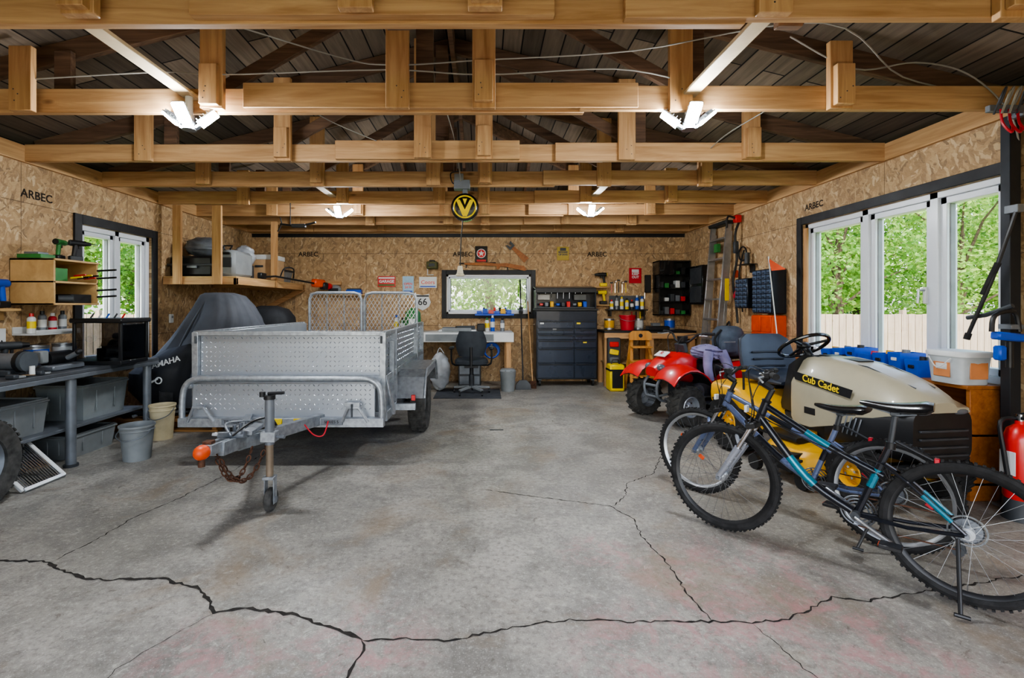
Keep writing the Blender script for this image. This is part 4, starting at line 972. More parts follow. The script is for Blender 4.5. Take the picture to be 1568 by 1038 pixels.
b.loft([ring(-3.20,5.62,.44,.55,.20,.0),ring(-3.24,5.62,.46,.57,.35,.3,.08),ring(-3.22,5.62,.46,.55,.55,.6,.10),ring(-3.15,5.62,.45,.50,.75,1.0,.12),ring(-3.06,5.62,.42,.46,.92,1.3,.12),ring(-2.98,5.62,.38,.42,1.08,1.6,.11,-.05),ring(-2.95,5.62,.31,.36,1.22,1.9,.09,-.10),ring(-2.97,5.62,.25,.30,1.34,2.1,.06,-.07),ring(-3.0,5.62,.19,.22,1.41,2.2,.04,-.02),ring(-3.02,5.62,.09,.14,1.43,2.3,.03)], GCV)
for (xa,xb) in ((-3.33,-3.08),(-2.78,-2.93)): b.tube([(xa,5.12,.55),((xa*2+xb)/3,5.16,.85),((xa+xb*2)/3,5.24,1.1),(xb,5.35,1.34)],.010,DGRY,6,sm=4)
b.loft([ring(-3.40,5.25,.24,.22,.24,.2,.04),ring(-3.42,5.22,.32,.30,.40,.5,.03),ring(-3.40,5.22,.33,.31,.58,.9,.03),ring(-3.34,5.27,.30,.27,.74,1.3,.03,.06),ring(-3.27,5.32,.2,.2,.84,1.6,.03,.06)], BCV)
b.text('YAMAHA', frame((-3.24,4.885,.70),(1,.10,.30),(-.30,.22,1)), .08, WHT, .003, .001)
b.prism([(-.05,-.015),(.08,.0),(.09,.015),(-.04,.01)], frame((-3.38,4.90,.50),(1,0,.4),(-.4,.05,1)),.004,WHT)
b.torus((-3.30,4.90,.52),(.1,-1,.1),.03,.007,WHT,20,5)
b.tube([(-3.72,4.98,.15),(-3.5,5.0,.17),(-3.1,5.2,.15),(-2.8,5.6,.17)],.03,BLK,8,sm=5); b.lathe([(.12,-.05),(.19,-.06),(.2,0),(.19,.06),(.12,.05)],(-3.35,5.1,.325),(.8,.5,0),RUB,28,True)
b.tube([(-3.6,4.95,.14),(-3.45,5.05,.22),(-3.3,5.1,.30)],.018,GALV,8)
b.done('covered_snowmobile')
b = B(); b.loft([ring(-3.02,6.75,.34,.30,.03,.3,.03),ring(-3.02,6.75,.35,.30,.5,.5,.03),ring(-3.0,6.75,.35,.30,.95,.9,.03),ring(-3.0,6.75,.33,.28,1.12,1.2,.03),ring(-3.0,6.75,.25,.22,1.23,1.4,.03),ring(-3.0,6.75,.1,.1,1.28,1.4,.03)], BCV)
for dx in (-.2,.2): b.cyl((-3.0+dx,6.75,0),(-3.0+dx,6.75,.05),.04,BLK)
b.done('covered_grill')

# ------------------------------------------------------------ overhead shelf back left
b = B()
b.bb(-3.92,-3.02,5.90,8.18,1.62,1.64,PLY)
for yy in (5.92,7.0,8.1): b.bb(-3.92,-3.02,yy-.02,yy+.02,1.54,1.62,PINE)
b.bb(-3.06,-3.02,5.90,8.18,1.54,1.62,PINEY)
b.bb(-3.78,-3.68,5.86,5.90,1.54,H,PINEZ); b.bb(-3.30,-3.19,5.86,5.90,1.54,H,PINEZ); b.bb(-3.09,-3.0,7.0,7.04,1.54,H,PINEZ)
b.beam((-3.03,8.1,1.56),(-3.9,8.1,1.1),.04,.08,PINE)
b.done('overhead_shelf')
b = B(); b.bb(-3.90,-3.36,5.98,6.5,1.641,1.90,BLK,.03); b.bb(-3.92,-3.34,5.96,6.52,1.77,1.80,DGRY,.01); b.box((-3.6,5.96,1.76),(.12,.03,.03),STL); b.done('tool_case')
b = B(); b.bb(-3.32,-3.10,6.0,6.5,1.641,1.98,GRYP,.04); b.tube([(-3.25,6.0,1.98),(-3.25,6.05,2.03),(-3.15,6.05,2.03),(-3.15,6.0,1.98)],.01,BLK,6); b.box((-3.2,5.99,1.82),(.14,.02,.12),DGRY); b.box((-3.2,5.985,1.93),(.1,.02,.03),BLK); b.done('suitcase')
b = blob('bag',(-3.60,6.22,2.03),(.22,.18,.13),mat('grey_bag','#6b7078',.35,var=.3),.15,8); b.tube([(-3.55,6.3,2.14),(-3.5,6.28,2.2),(-3.45,6.3,2.14)],.012,MC['grey_bag'],6); b.done('garbage_bag')
b = blob('bag2',(-3.35,6.76,1.96),(.15,.13,.16),mat('clear_bag','#a9aeb5',.3,var=.3),.15,12); b.cyl((-3.35,6.76,1.641),(-3.35,6.76,1.84),.12,DGRY,n=20); b.done('bagged_item')
b = B(); b.bb(-3.50,-3.10,7.1,7.5,1.641,2.02,CARD,.006); b.bb(-3.51,-3.09,7.09,7.51,1.96,2.03,WHT,.006); b.box((-3.3,7.09,1.86),(.12,.004,.03),DGRY); b.done('storage_box')
tote(-3.9,-3.58,6.8,7.4,1.641,1.86,DGRY); tote(-3.9,-3.2,7.55,8.1,1.641,1.85,GRYP,DGRY)
b = B(); b.tube([(-3.07,6.6,1.67),(-2.98,6.9,1.70),(-2.62,7.8,1.62)],.014,BLK,8); b.box((-2.66,7.76,1.64),(.10,.26,.13),ORG,(0,.1,-.3),.02); b.box((-2.60,7.86,1.60),(.1,.12,.12),BLK,(0,.1,-.3),.02)
b.tube([(-2.95,7.0,1.70),(-2.88,6.98,1.82),(-2.80,7.1,1.82),(-2.86,7.25,1.69)],.010,BLK,8,sm=4); b.box((-3.04,6.62,1.69),(.06,.16,.08),BLK,bev=.01); b.cyl((-2.56,7.95,1.6),(-2.55,8.0,1.6),.05,RED); b.done('string_trimmer')
b = B(); b.box((-2.56,8.165,1.66),(.3,.06,.06),PINE); b.cyl((-2.6,8.17,1.62),(-2.6,8.06,1.55),.01,STL); b.cyl((-2.5,8.17,1.62),(-2.5,8.06,1.55),.01,STL); b.done('wall_bracket')
b = B(); b.tube([(-2.42,5.74,2.25),(-2.20,5.74,2.23),(-2.0,5.74,2.27)],.012,BLK,6,sm=4); b.tube([(-2.3,5.74,2.23),(-2.3,5.74,2.5)],.006,BLK,6); b.box((-2.2,5.74,2.23),(.16,.05,.04),DGRY); b.tube([(-2.45,5.74,2.16),(-2.4,5.74,2.25),(-2.42,5.74,2.33)],.008,BLK,6); b.done('hanging_tool')

# ------------------------------------------------------------ back wall
b = B()
b.bb(-3.3,.46,7.45,8.18,.84,.865,WHT); b.bb(-3.3,.46,7.43,7.46,.72,.85,WHT); b.bb(-.9,-.4,7.425,7.43,.735,.84,GRYP); b.bb(-.35,.15,7.425,7.43,.735,.84,GRYP)
for xx in (-3.2,-2.2,-1.15,.38):
    for yy in (7.5,8.1): b.bb(xx-.04,xx+.04,yy-.04,yy+.04,0,.84,PINEZ)
b.bb(-3.2,-1.15,7.5,8.15,.2,.22,PLY)
b.done('long_workbench')
b = B()
b.bb(1.90,3.35,7.62,8.18,.85,.885,BLK); b.bb(1.90,3.35,7.61,7.64,.76,.85,PINE)
for xx in (1.95,2.65,3.3):
    for yy in (7.68,8.12): b.bb(xx-.04,xx+.04,yy-.04,yy+.04,0,.85,PINEZ)
b.bb(1.95,3.3,7.7,8.15,.35,.37,PLY); b.done('side_workbench')
b = B(); cx,cy=-.18,7.02; FAB = mat('chair_mesh','#30363d',.7,var=.2,bmp=.2)
for k in range(5):
    a=2*pi*k/5+.3; e=V((cx+.27*math.cos(a),cy+.27*math.sin(a),.085)); b.beam((cx,cy,.11),e,.04,.03,GRYP); b.cyl(e-V((.012,0,.052)),e+V((.012,0,-.052)),.027,BLK); b.cyl(e+V((0,0,-.03)),e,.012,BLK)
b.cyl((cx,cy,.08),(cx,cy,.40),.028,BLK); b.cyl((cx,cy,.10),(cx,cy,.28),.04,DGRY); b.box((cx,cy,.41),(.2,.24,.04),BLK)
b.loft([[V((cx+s*.24*math.copysign(abs(math.cos(q))**.6,math.cos(q)),cy+s*.23*math.copysign(abs(math.sin(q))**.6,math.sin(q)),z)) for q in [2*pi*j/24 for j in range(24)]] for s,z in ((.85,.43),(1,.45),(1,.49),(.9,.515),(.5,.52))],FAB)
rg=[]
for t in range(8):
    u=t/7; z_=.56+u*.36; hw=(.17+.05*math.sin(u*pi)) ; rg.append([V((cx+hw*math.copysign(abs(math.cos(q))**.6,math.cos(q)),cy-.22-.02*u+.025*math.sin(q)+.06*math.cos(q)**2,z_)) for q in [2*pi*j/20 for j in range(20)]])
b.loft(rg,FAB); b.tube([(cx,cy-.05,.42),(cx,cy-.27,.44),(cx,cy-.27,.7)],.02,BLK,8)
for s_ in (-1,1): b.tube([(cx+s_*.14,cy,.42),(cx+s_*.28,cy,.44),(cx+s_*.29,cy-.02,.66)],.014,BLK,8,sm=3); b.box((cx+s_*.29,cy,.67),(.07,.24,.03),BLK,bev=.01)
b.done('office_chair')
b = B(); b.bb(-.70,.24,6.65,7.4,.0,.008,mat('rubber_mat','#4c4f55',.8),.002); b.done('floor_mat')
b = blob('p',(-.66,7.22,.30),(.16,.13,.28),mat('white_bag','#b3b7bc',.4,var=.2),.12,4); b.tube([(-.70,7.22,.57),(-.66,7.22,.65),(-.6,7.22,.57)],.008,MC['white_bag'],6,sm=3); b.done('plastic_bag')
b = B(); b.lathe([(0,0),(.10,0),(.12,.28),(.125,.30),(.10,.33),(.0,.34)],(.36,7.28,0),(0,0,1),GRYP,20); b.box((.36,7.18,.3),(.1,.02,.03),DGRY); b.done('trash_can')
b = B()
for k in range(5): b.torus((.12,7.6,.56+.004*k),(0,1,.1*k-.2),.10+.006*k,.010,BLU,28,6)
b.box((.12,7.60,.68),(.03,.03,.08),STL); b.box((.12,7.62,.78),(.02,.02,.12),STL); b.done('hose_coil')
tote(-1.05,-.9,7.2,7.42,.0,.45,WHT); tote(-2.1,-1.4,7.6,8.1,.221,.5,BLU); tote(-3.1,-2.4,7.6,8.1,.221,.5,GRYP)
b = B(); b.bb(-.4,-.05,7.55,8.0,.0,.40,DGRY,.01); b.bb(-.38,-.07,7.545,7.55,.05,.18,STL); b.bb(-.38,-.07,7.545,7.55,.21,.36,STL); b.done('drawer_unit')
b = B(); b.bb(-.72,-.12,7.62,7.95,.866,.90,WHT,.01); b.bb(-.66,-.2,7.6,7.62,.88,.93,GRYP); b.box((-.3,7.75,.93),(.3,.1,.05),DGRY,(0,0,.3)); b.box((-.55,7.8,.92),(.2,.16,.03),STL,(0,0,-.2)); b.box((-.05,7.8,.93),(.12,.12,.12),BLK,bev=.01); b.done('radio_console')
for i,(x_,m_,c_) in enumerate(((-1.32,GRN,BLK),(-1.42,WHT,BLU),(.05,WHT,GRN),(.14,BLU,WHT),(.30,STL,BLK))): bottle(x_,7.85,.866,.22+.04*(i%2),.035,m_,c_,'spray_bottle')
b = B(); b.lathe([(0,0),(.12,0),(.13,.06),(.12,.3),(.07,.36),(.03,.38)],(-1.12,7.62,.866),(0,0,1),GRN,22); b.box((-1.12,7.49,1.02),(.10,.01,.12),WHT); b.done('jug')
b = B()
for i in range(6): b.bb(-.12+i*.10,-.04+i*.10,8.08,8.17,1.145,1.19+.02*((i*5)%3),(BLU,BLU,RED,BLU,YEL,BLU)[i],.004)
b.bb(-.15,.50,8.04,8.20,1.115,1.145,BLU); 
for i in range(5): b.cyl((0+i*.09,8.12,1.19),(0+i*.09,8.12,1.25),.018,(BLK,WHT,RED,BLK,BLU)[i])
b.done('sill_organizer')
b = B(); b.box((.62,8.1,1.2),(.07,.08,.11),BLK,bev=.01); b.cyl((.62,8.05,1.21),(.62,8.045,1.21),.025,STL); b.tube([(.70,8.1,1.62),(.72,8.08,1.4),(.63,8.1,1.25)],.004,BLK,5); b.done('charger')
b = B(); b.cyl((.60,7.42,.10),(.61,8.16,1.72),.011,BLK); b.loft([[V((.60+x*.11*k,7.40+y*.03*k,z)) for x,y in ((-1,-1),(1,-1),(1,1),(-1,1))] for k,z in ((1.1,0),(1,.08),(.5,.14))],DGRY); b.done('broom')
b = B(); b.cyl((.76,7.50,.0),(.74,8.17,1.35),.010,PINEZ); b.box((.76,7.46,.06),(.10,.03,.12),RUST,(.2,0,0)); b.done('shovel')

def sign(x0,x1,z0,z1,m,txt=None,tm=WHT,ts=.06,shape=None,extra=None,name='metal_sign'):
    b=B(); y=YB-.012; cx,cz=(x0+x1)/2,(z0+z1)/2
    F=frame((cx,YB-.001,cz),(1,0,0),(0,0,1)); hw,hh=(x1-x0)/2,(z1-z0)/2
    if shape=='shield': b.prism([(-hw*.8,-hh*.5),(-hw*.4,-hh*.8),(0,-hh),(hw*.4,-hh*.8),(hw*.8,-hh*.5),(hw,0),(hw*.75,hh*.6),(hw*.8,hh),(0,hh*.85),(-hw*.8,hh),(-hw*.75,hh*.6),(-hw,0)],F,.01,m)
    else: b.bb(x0,x1,y,YB-.001,z0,z1,m,.004)
    if extra: extra(b,cx,cz,YB-.013)
    if txt: b.text(txt,frame((cx,YB-.0145,cz+(ts*.0)),(1,0,0),(0,0,1)),ts,tm,.0008,.002)
    return b.done(name)
def tex(b,cx,cz,y):
    b.cyl((cx,y+.002,cz+.02),(cx,y-.003,cz+.02),.078,WHT,n=28); b.cyl((cx,y+.002,cz+.02),(cx,y-.005,cz+.02),.066,RED,n=28)
    b.prism([(r*math.cos(a),r*math.sin(a)) for r,a in [((.055 if k%2==0 else .022),pi/2+k*pi/5) for k in range(10)]],frame((cx,y-.005,cz+.02),(1,0,0),(0,0,1)),.003,WHT)
    b.box((cx,y,cz-.10),(.16,.004,.035),RED)
sign(-.15,.06,2.0,2.29,BLKG,extra=tex)
sign(-1.18,-.90,1.20,1.48,WHT,'66',BLK,.16,'shield',lambda b,cx,cz,y:b.box((cx,y,cz+.105),(.21,.004,.025),BLK))
sign(-1.80,-1.50,1.60,1.78,RED,'GARAGE',WHT,.065,extra=lambda b,cx,cz,y:(b.box((cx,y,cz+.06),(.27,.004,.025),WHT),b.box((cx,y,cz-.06),(.27,.004,.025),GRN)))
sign(-1.38,-1.19,1.46,1.78,mat('pale_blue','#9fc3dc',.5),'OPEN\n24 H',RED,.055,extra=lambda b,cx,cz,y:b.box((cx,y,cz-.11),(.14,.004,.05),BLU))
sign(-1.10,-.80,1.58,1.77,WHT,'Coors',RED,.09,extra=lambda b,cx,cz,y:b.box((cx,y,cz-.07),(.26,.004,.02),BLU))
sign(1.24,1.44,2.05,2.28,mat('mustard','#b59a2b',.5),'BEWARE\nOF DOG',BLK,.04,extra=lambda b,cx,cz,y:b.box((cx,y,cz+.07),(.10,.004,.05),BLK))
sign(2.46,2.67,1.66,1.92,REDP,'KEEP\nOUT',WHT,.055,extra=lambda b,cx,cz,y:b.box((cx,y,cz+.08),(.12,.004,.05),WHT))
b=B(); b.bb(-.96,-.78,YB-.14,YB-.001,1.90,2.02,mat('olive','#5a5a32',.7,var=.4,sc=30),.01); b.box((-.87,YB-.145,1.96),(.1,.01,.05),DGRY); b.box((-.87,YB-.07,2.03),(.1,.1,.03),BLK,bev=.01); b.tube([(-.95,YB-.05,1.9),(-.95,YB-.05,1.8),(-.85,YB-.05,1.8)],.01,WHT,6); b.done('wall_box')
b=B(); b.prism([(-.62,.03),(-.30,.045),(-.05,.02),(.08,.03),(.40,-.02),(.44,-.09),(.40,-.10),(.10,-.035),(0,-.03),(-.02,-.07),(-.06,-.07),(-.07,-.02),(-.60,.0)],frame((.28,YB-.02,1.97),(1,0,0),(0,0,1)),.03,BRW); b.cyl((-.42,YB-.04,1.995),(.2,YB-.04,2.005),.010,BLK); b.box((-.3,YB-.01,1.95),(.02,.02,.06),BLK); b.box((.4,YB-.01,1.92),(.02,.02,.06),BLK); b.done('toy_rifle')
b=B(); F=frame((.60,YB-.02,2.16),(.75,0,-.66),(.66,0,.75)); b.prism([(-.16,-.02),(.16,-.06),(.17,.05),(-.16,.03)],F,.004,BRW); b.prism([(-.27,-.05),(-.16,-.06),(-.15,.05),(-.26,.06),(-.24,.02),(-.19,.02),(-.19,-.02),(-.24,-.02)],F,.02,DGRY); b.cyl((.48,YB,2.26),(.48,YB-.03,2.26),.006,STL); b.done('hand_saw')
b=B(); b.box((-2.3,YB-.08,1.46),(.7,.15,.02),PLY); b.box((-2.62,YB-.02,1.42),(.03,.04,.08),PINE); b.box((-1.98,YB-.02,1.42),(.03,.04,.08),PINE); b.done('wall_shelf')
b=blob('h',(-2.5,8.10,1.555),(.11,.07,.075),GRYP,.03,2); b.box((-2.5,8.02,1.545),(.16,.02,.05),BLK); b.done('helmet')
b=B(); b.bb(-2.3,-2.05,8.05,8.15,1.471,1.55,BLU); b.bb(-2.28,-2.07,8.04,8.16,1.55,1.57,DGRY); b.done('tool_box')
drill(place(1.97,8.1,1.302,180),YEL2,BLK); drill(place(1.97,8.1,1.602,180),BLK,YEL2)
b=B(); b.bb(1.86,2.10,YB-.12,YB,1.28,1.30,PLY); b.bb(1.86,2.10,YB-.12,YB,1.58,1.60,PLY); b.done('drill_rack')
b=B(); b.bb(2.05,2.72,YB-.2,YB,1.20,1.22,BLK); b.bb(2.1,2.12,YB-.18,YB,1.1,1.2,BLK); b.bb(2.65,2.67,YB-.18,YB,1.1,1.2,BLK)
b.bb(2.12,2.72,YB-.015,YB,1.22,1.45,mat('peg_grey','#54585e',.5)); b.done('wall_shelf')
for i in range(7): bottle(2.14+i*.085,YB-.1,1.221,.16+.05*((i*3)%4)/2,.03,(WHT,STL,WHT,YEL2,BLK,BLU,WHT)[i],(RED,BLK,YEL2,BLK,RED,WHT,BLU)[i])
b=B()
for i,x_ in enumerate((2.16,2.22,2.28,2.34,2.40)):
    b.tube([(x_,YB-.02,1.50),(x_,YB-.02,1.64+.02*(i%3))],.007,(RED,CHR,BLK,CHR,YEL2)[i],6)
    if i%2: b.torus((x_,YB-.02,1.67+.02*(i%3)),(0,1,0),.018,.006,CHR,14,5)
    else: b.box((x_,YB-.02,1.67+.02*(i%3)),(.05,.02,.022),DGRY)
b.tube([(2.72,YB-.02,1.50),(2.72,YB-.02,1.40)],.006,CHR,6)
b.bb(2.72,2.82,YB-.05,YB,1.50,1.8,BLK,.01)
for i in range(4): b.cyl((2.5+i*.07,YB-.03,1.04),(2.5+i*.07,YB-.03,1.18),.012,(RED,BLK,YEL2,BLK)[i])
b.done('hanging_tools')
bucket(2.33,7.85,.886,.13,.24,REDP,'red_bucket')
for i,(x_,m_) in enumerate(((2.56,WHT),(3.08,BLU),(2.08,YEL))): paintcan(x_,8.02,.886,m_)
b=B(); b.bb(2.62,2.95,7.66,7.84,.886,.95,BLK,.01); b.box((2.75,7.75,.98),(.12,.1,.05),STL); b.done('battery_charger')
b=B(); x0,x1,z0,z1=2.86,3.38,1.12,2.02; y0=YB-.30
b.bb(x0,x0+.02,y0,YB,z0,z1,BLKG); b.bb(x1-.02,x1,y0,YB,z0,z1,BLKG); b.bb(x0,x1,y0,YB,z1-.02,z1,BLKG); b.bb(x0,x1,y0,YB,z0,z0+.02,BLKG); b.bb(x0,x1,YB-.01,YB,z0,z1,BLK)
for z_ in (1.34,1.56,1.78): b.bb(x0,x1,y0,YB,z_,z_+.015,BLKG)
b.box((x0+.12,y0-.02,1.90),(.24,.02,.22),BLKG); 
for zi,z_ in enumerate((1.14,1.355,1.575,1.795)):
    for k in range(5): 
        hh=.06+.02*((k*3+zi)%4); b.bb(x0+.04+k*.09,x0+.11+k*.09,y0+.08,y0+.2,z_,z_+hh,(DGRY,GRN,STL,BLK,RED,WHT,DGRY)[(k*2+zi*3)%7],.006)
b.done('wall_cabinet')
b=B(); cx,cy=2.36,7.28; SW=wood('honey_wood','#b5752e','#e0a65a',2,.5)
for s_ in (-1,1):
    b.beam((cx+s_*.19,cy-.18,0),(cx+s_*.12,cy+.06,.78),.03,.045,SW,(1,0,0)); b.beam((cx+s_*.17,cy+.24,0),(cx+s_*.12,cy+.07,.78),.03,.045,SW,(1,0,0))
b.prism([(-.17,.0),(.17,0),(.17,.10),(.12,.14),(-.12,.14),(-.17,.10)],frame((cx,cy+.03,.76),(1,0,0),(0,0,1)),.03,SW); b.cyl((cx,cy-.005,.83),(cx,cy+.0,.83),.03,BLK)
for z_ in (.22,.45): b.box((cx,cy-.12+z_*.25,z_),(.34,.16,.025),SW)
b.box((cx,cy+.0,.66),(.3,.2,.025),SW); b.done('step_stool')
b=B(); b.bb(1.88,2.10,7.20,7.45,0,.40,YEL2,.02); b.bb(1.91,2.07,7.19,7.20,.05,.30,BLK,.005); b.bb(1.875,2.105,7.195,7.455,.30,.33,BLK,.005); b.tube([(1.93,7.32,.40),(1.95,7.32,.46),(2.03,7.32,.46),(2.05,7.32,.40)],.012,BLK,8); b.done('tool_case')
b=B(); b.bb(1.93,2.12,7.50,7.60,.0,.78,DGRY,.01)
for i in range(5): b.box((2.02,7.49,.2+i*.12),(.14,.03,.08),(YEL2,BLK,STL,YEL2,RED)[i],(0,.2*(i%2),0),.01)
b.done('tool_rack')

# ------------------------------------------------------------ right wall items
b=B()
for yy in (6.58,7.02):
    b.beam((3.12,yy,0.0),(3.335,yy,2.42),.03,.07,ALU,(1,0,0)); b.beam((3.20,yy,0.0),(3.36,yy,2.30),.025,.04,ALU,(1,0,0))
for i in range(8): z_=.25+i*.28; xx=3.12+.215*z_/2.42; b.box((xx,6.80,z_),(.08,.44,.025),ALU)
b.box((3.33,6.8,2.42),(.12,.5,.05),mat('ladder_cap','#26292c',.5),bev=.01); b.box((3.30,6.57,1.5),(.06,.012,.3),YEL2); b.box((3.33,6.9,2.1),(.05,.1,.12),GRN)
b.done('step_ladder')
b=B()
b.tube([(3.36,6.35,2.4),(3.30,6.35,2.2),(3.34,6.38,1.9),(3.28,6.36,1.6),(3.34,6.4,1.3),(3.36,6.40,1.05)],.016,BLK,8,sm=5)
b.tube([(3.36,6.35,2.4),(3.2,6.33,2.45),(3.18,6.33,2.30)],.014,BLK,8,sm=4); b.box((3.33,6.35,2.42),(.08,.08,.10),RED,bev=.01); b.box((3.32,6.37,2.05),(.06,.05,.16),DGRY,bev=.01); b.box((3.33,6.38,1.45),(.07,.05,.14),REDP,bev=.01); b.box((3.34,6.4,1.7),(.05,.04,.1),ORG,bev=.01)
b.tube([(3.38,6.28,2.0),(3.30,6.25,1.7),(3.34,6.27,1.4),(3.36,6.28,1.2)],.010,BLK,6,sm=5); b.torus((3.34,6.24,1.95),(1,0,0),.09,.010,BLK,24,6)
b.done('hanging_trimmer')
def parts(y0,y1,z0,z1,rows,cols,body,dr,name,x=XR-.003,d=.17):
    b=B(); b.bb(x-d,x,y0,y1,z0,z1,body,.008); hw=(y1-y0)/cols; hh=(z1-z0-.02)/rows
    for i in range(rows):
        for j in range(cols): b.bb(x-d-.012,x-d,y0+j*hw+.008,y0+(j+1)*hw-.008,z0+.01+i*hh+.004,z0+.01+(i+1)*hh-.004,dr,.003); b.box((x-d-.016,y0+(j+.5)*hw,z0+.01+(i+.35)*hh),(.01,hw*.35,hh*.15),body,bev=0)
    return b.done(name)
SLB=mat('slate_blue_plastic','#4a5a72',.35,var=.12)
parts(5.42,5.80,1.19,1.70,9,4,NAVY,SLB,'parts_cabinet'); parts(5.92,6.2,1.25,1.62,7,3,NAVY,SLB,'parts_cabinet')
parts(5.42,5.82,.42,1.17,4,2,ORG,mat('dark_orange','#d84a16',.45),'orange_cabinet')
b=B(); b.bb(3.24,XR-.003,5.42,5.82,0,.41,NAVY,.01); b.bb(3.23,3.24,5.44,5.80,.05,.20,SLB); b.bb(3.23,3.24,5.44,5.80,.22,.39,SLB); b.done('base_cabinet')
b=B(); b.box((XR-.08,6.1,1.80),(.14,.2,.012),BLK); b.bb(XR-.02,XR,6.05,6.15,1.7,1.8,BLK); b.cyl((XR-.08,6.1,1.806),(XR-.08,6.1,1.95),.03,DGRY); b.done('wall_shelf')
b=B(); b.bb(3.30,XR,7.3,7.75,1.3,1.9,BLKG,.005); b.bb(3.29,3.30,7.33,7.72,1.33,1.58,DGRY); b.bb(3.29,3.30,7.33,7.72,1.62,1.87,DGRY); b.done('electrical_panel')
b=B()
b.bb(3.16,3.38,3.16,4.95,.73,.755,BRW)
for yy in (3.16,3.75,4.35,4.91): b.bb(3.18,3.38,yy,yy+.03,0,.73,BRW)
b.bb(3.18,3.38,3.16,4.95,.10,.12,BRW); b.bb(3.18,3.38,3.16,4.95,.42,.44,BRW); b.bb(3.37,3.385,3.16,4.95,0,.73,BRW)
for i in range(3): b.bb(3.175,3.19,3.21,3.73,.14+i*.2,.17+i*.2,BRW)
b.done('wooden_shelf_unit')
b=B()
for i in range(7):
    y_=3.52+i*.150; w=.115; t=.88+.02*((i*5)%3)
    R=lambda k,z: [V((3.26+.10*k*sx, y_+w/2+w/2*k*sy, z)) for sx,sy in ((-1,-1),(1,-1),(1,1),(-1,1))]
    b.loft([R(.86,.756),R(1,t-.02),R(1,t),R(.93,t),R(.80,.765)],BLU); b.box((3.26-.10,y_+w/2,t-.05),(.008,.05,.025),WHT if i%2 else BLK)
    b.cyl((3.24,y_+.05,.77),(3.26,y_+.06,t+.02),.025,(BLK,STL,YEL,RED)[i%4])
b.done('blue_bins')
b=B(); cx,cy=3.24,3.30
R=lambda k,z:[V((cx+.125*k*math.copysign(abs(math.cos(q))**.45,math.cos(q)),cy+.14*k*math.copysign(abs(math.sin(q))**.45,math.sin(q)),z)) for q in [2*pi*j/32 for j in range(32)]]
b.loft([R(.85,.756),R(.95,.92),R(.97,.95)],mat('translucent_white','#b9bfc3',.35)); b.loft([R(1.03,.94),R(1.04,.965),R(.99,.975)],WHT); b.box((cx+.01,cy-.128,.85),(.12,.006,.11),mat('label_peach','#d68a55',.6)); b.box((cx-.115,cy,.85),(.006,.12,.10),MC['label_peach']); b.box((cx-.118,cy,.87),(.006,.08,.04),WHT)
b.tube([(cx-.13,cy-.08,.93),(cx-.145,cy,.86),(cx-.13,cy+.08,.93)],.004,WHT,6,sm=4); b.done('plastic_tub')
b=B(); cx,cy=3.22,2.90
b.lathe([(0,0),(.07,0),(.078,.02),(.078,.36),(.06,.42),(.025,.45),(.025,.47),(0,.47)],(cx,cy,.12),(0,0,1),RED,26); b.box((cx,cy-.03,.61),(.03,.11,.02),BLK,(-.2,0,0)); b.box((cx,cy-.03,.64),(.03,.12,.012),BLK,(-.35,0,0)); b.cyl((cx,cy,.58),(cx,cy,.63),.02,CHR)
b.tube([(cx,cy+.02,.60),(cx-.1,cy+.02,.58),(cx-.10,cy,.4),(cx-.085,cy-.01,.25)],.012,BLK,8,sm=4); b.box((cx-.0,cy-.079,.34),(.09,.004,.14),WHT); b.box((cx-.079,cy,.34),(.004,.09,.14),WHT)
b.cyl((cx,cy,0),(cx,cy,.125),.085,DGRY,.075); b.done('fire_extinguisher')
b=B(); b.bb(3.31,3.38,3.04,3.10,0,2.48,mat('dark_steel','#2b2e33',.5,.4)); b.box((3.335,3.07,.01),(.12,.10,.02),STL); b.done('steel_post')
b=B(); b.tube([(3.24,2.96,1.28),(3.22,3.1,1.22),(3.20,3.2,1.2)],.014,DGRY,8)
b.box((3.22,2.97,1.09),(.17,.06,.05),BLU,(0,.1,0),.01); b.tube([(3.12,2.97,1.12),(3.14,2.97,1.22),(3.26,2.97,1.24),(3.29,2.97,1.12)],.013,BLK,8,sm=4); b.box((3.17,2.97,.99),(.05,.05,.09),BLU,bev=.01); b.cyl((3.23,2.97,.90),(3.23,2.97,1.06),.018,BLK); b.box((3.27,3.0,1.15),(.08,.08,.03),STL); b.done('bar_clamp')
b=B(); b.tube([(3.28,2.98,1.86),(3.22,3.06,1.45),(3.17,3.16,1.10)],.011,BLK,8); b.tube([(3.17,3.16,1.10),(3.165,3.17,1.06)],.018,RUB,8); b.tube([(3.235,3.04,1.55),(3.2,3.1,1.35)],.017,RUB,8); b.box((3.29,3.0,1.88),(.04,.08,.05),STL); b.done('hanging_pole')
b=B()
for k in range(7): b.tube([(3.02+k*.045,2.86,2.42),(3.0+k*.045,2.8,2.50+.01*k),(3.06+k*.045,2.83,2.56),(3.10+k*.045,2.9,2.50),(3.06+k*.045,2.9,2.43)],.006,CW if k%3 else DGRY,6,sm=4)
for k in range(5): b.tube([(3.08+k*.05,2.88,2.45),(3.07+k*.05,2.86,2.36),(3.10+k*.05,2.84,2.30),(3.13+k*.05,2.86,2.34)],.007,REDP,6,sm=4)
b.box((3.2,2.9,2.46),(.36,.03,.04),STL); b.box((3.3,2.96,2.46),(.04,.14,.04),STL); b.done('cord_rack')

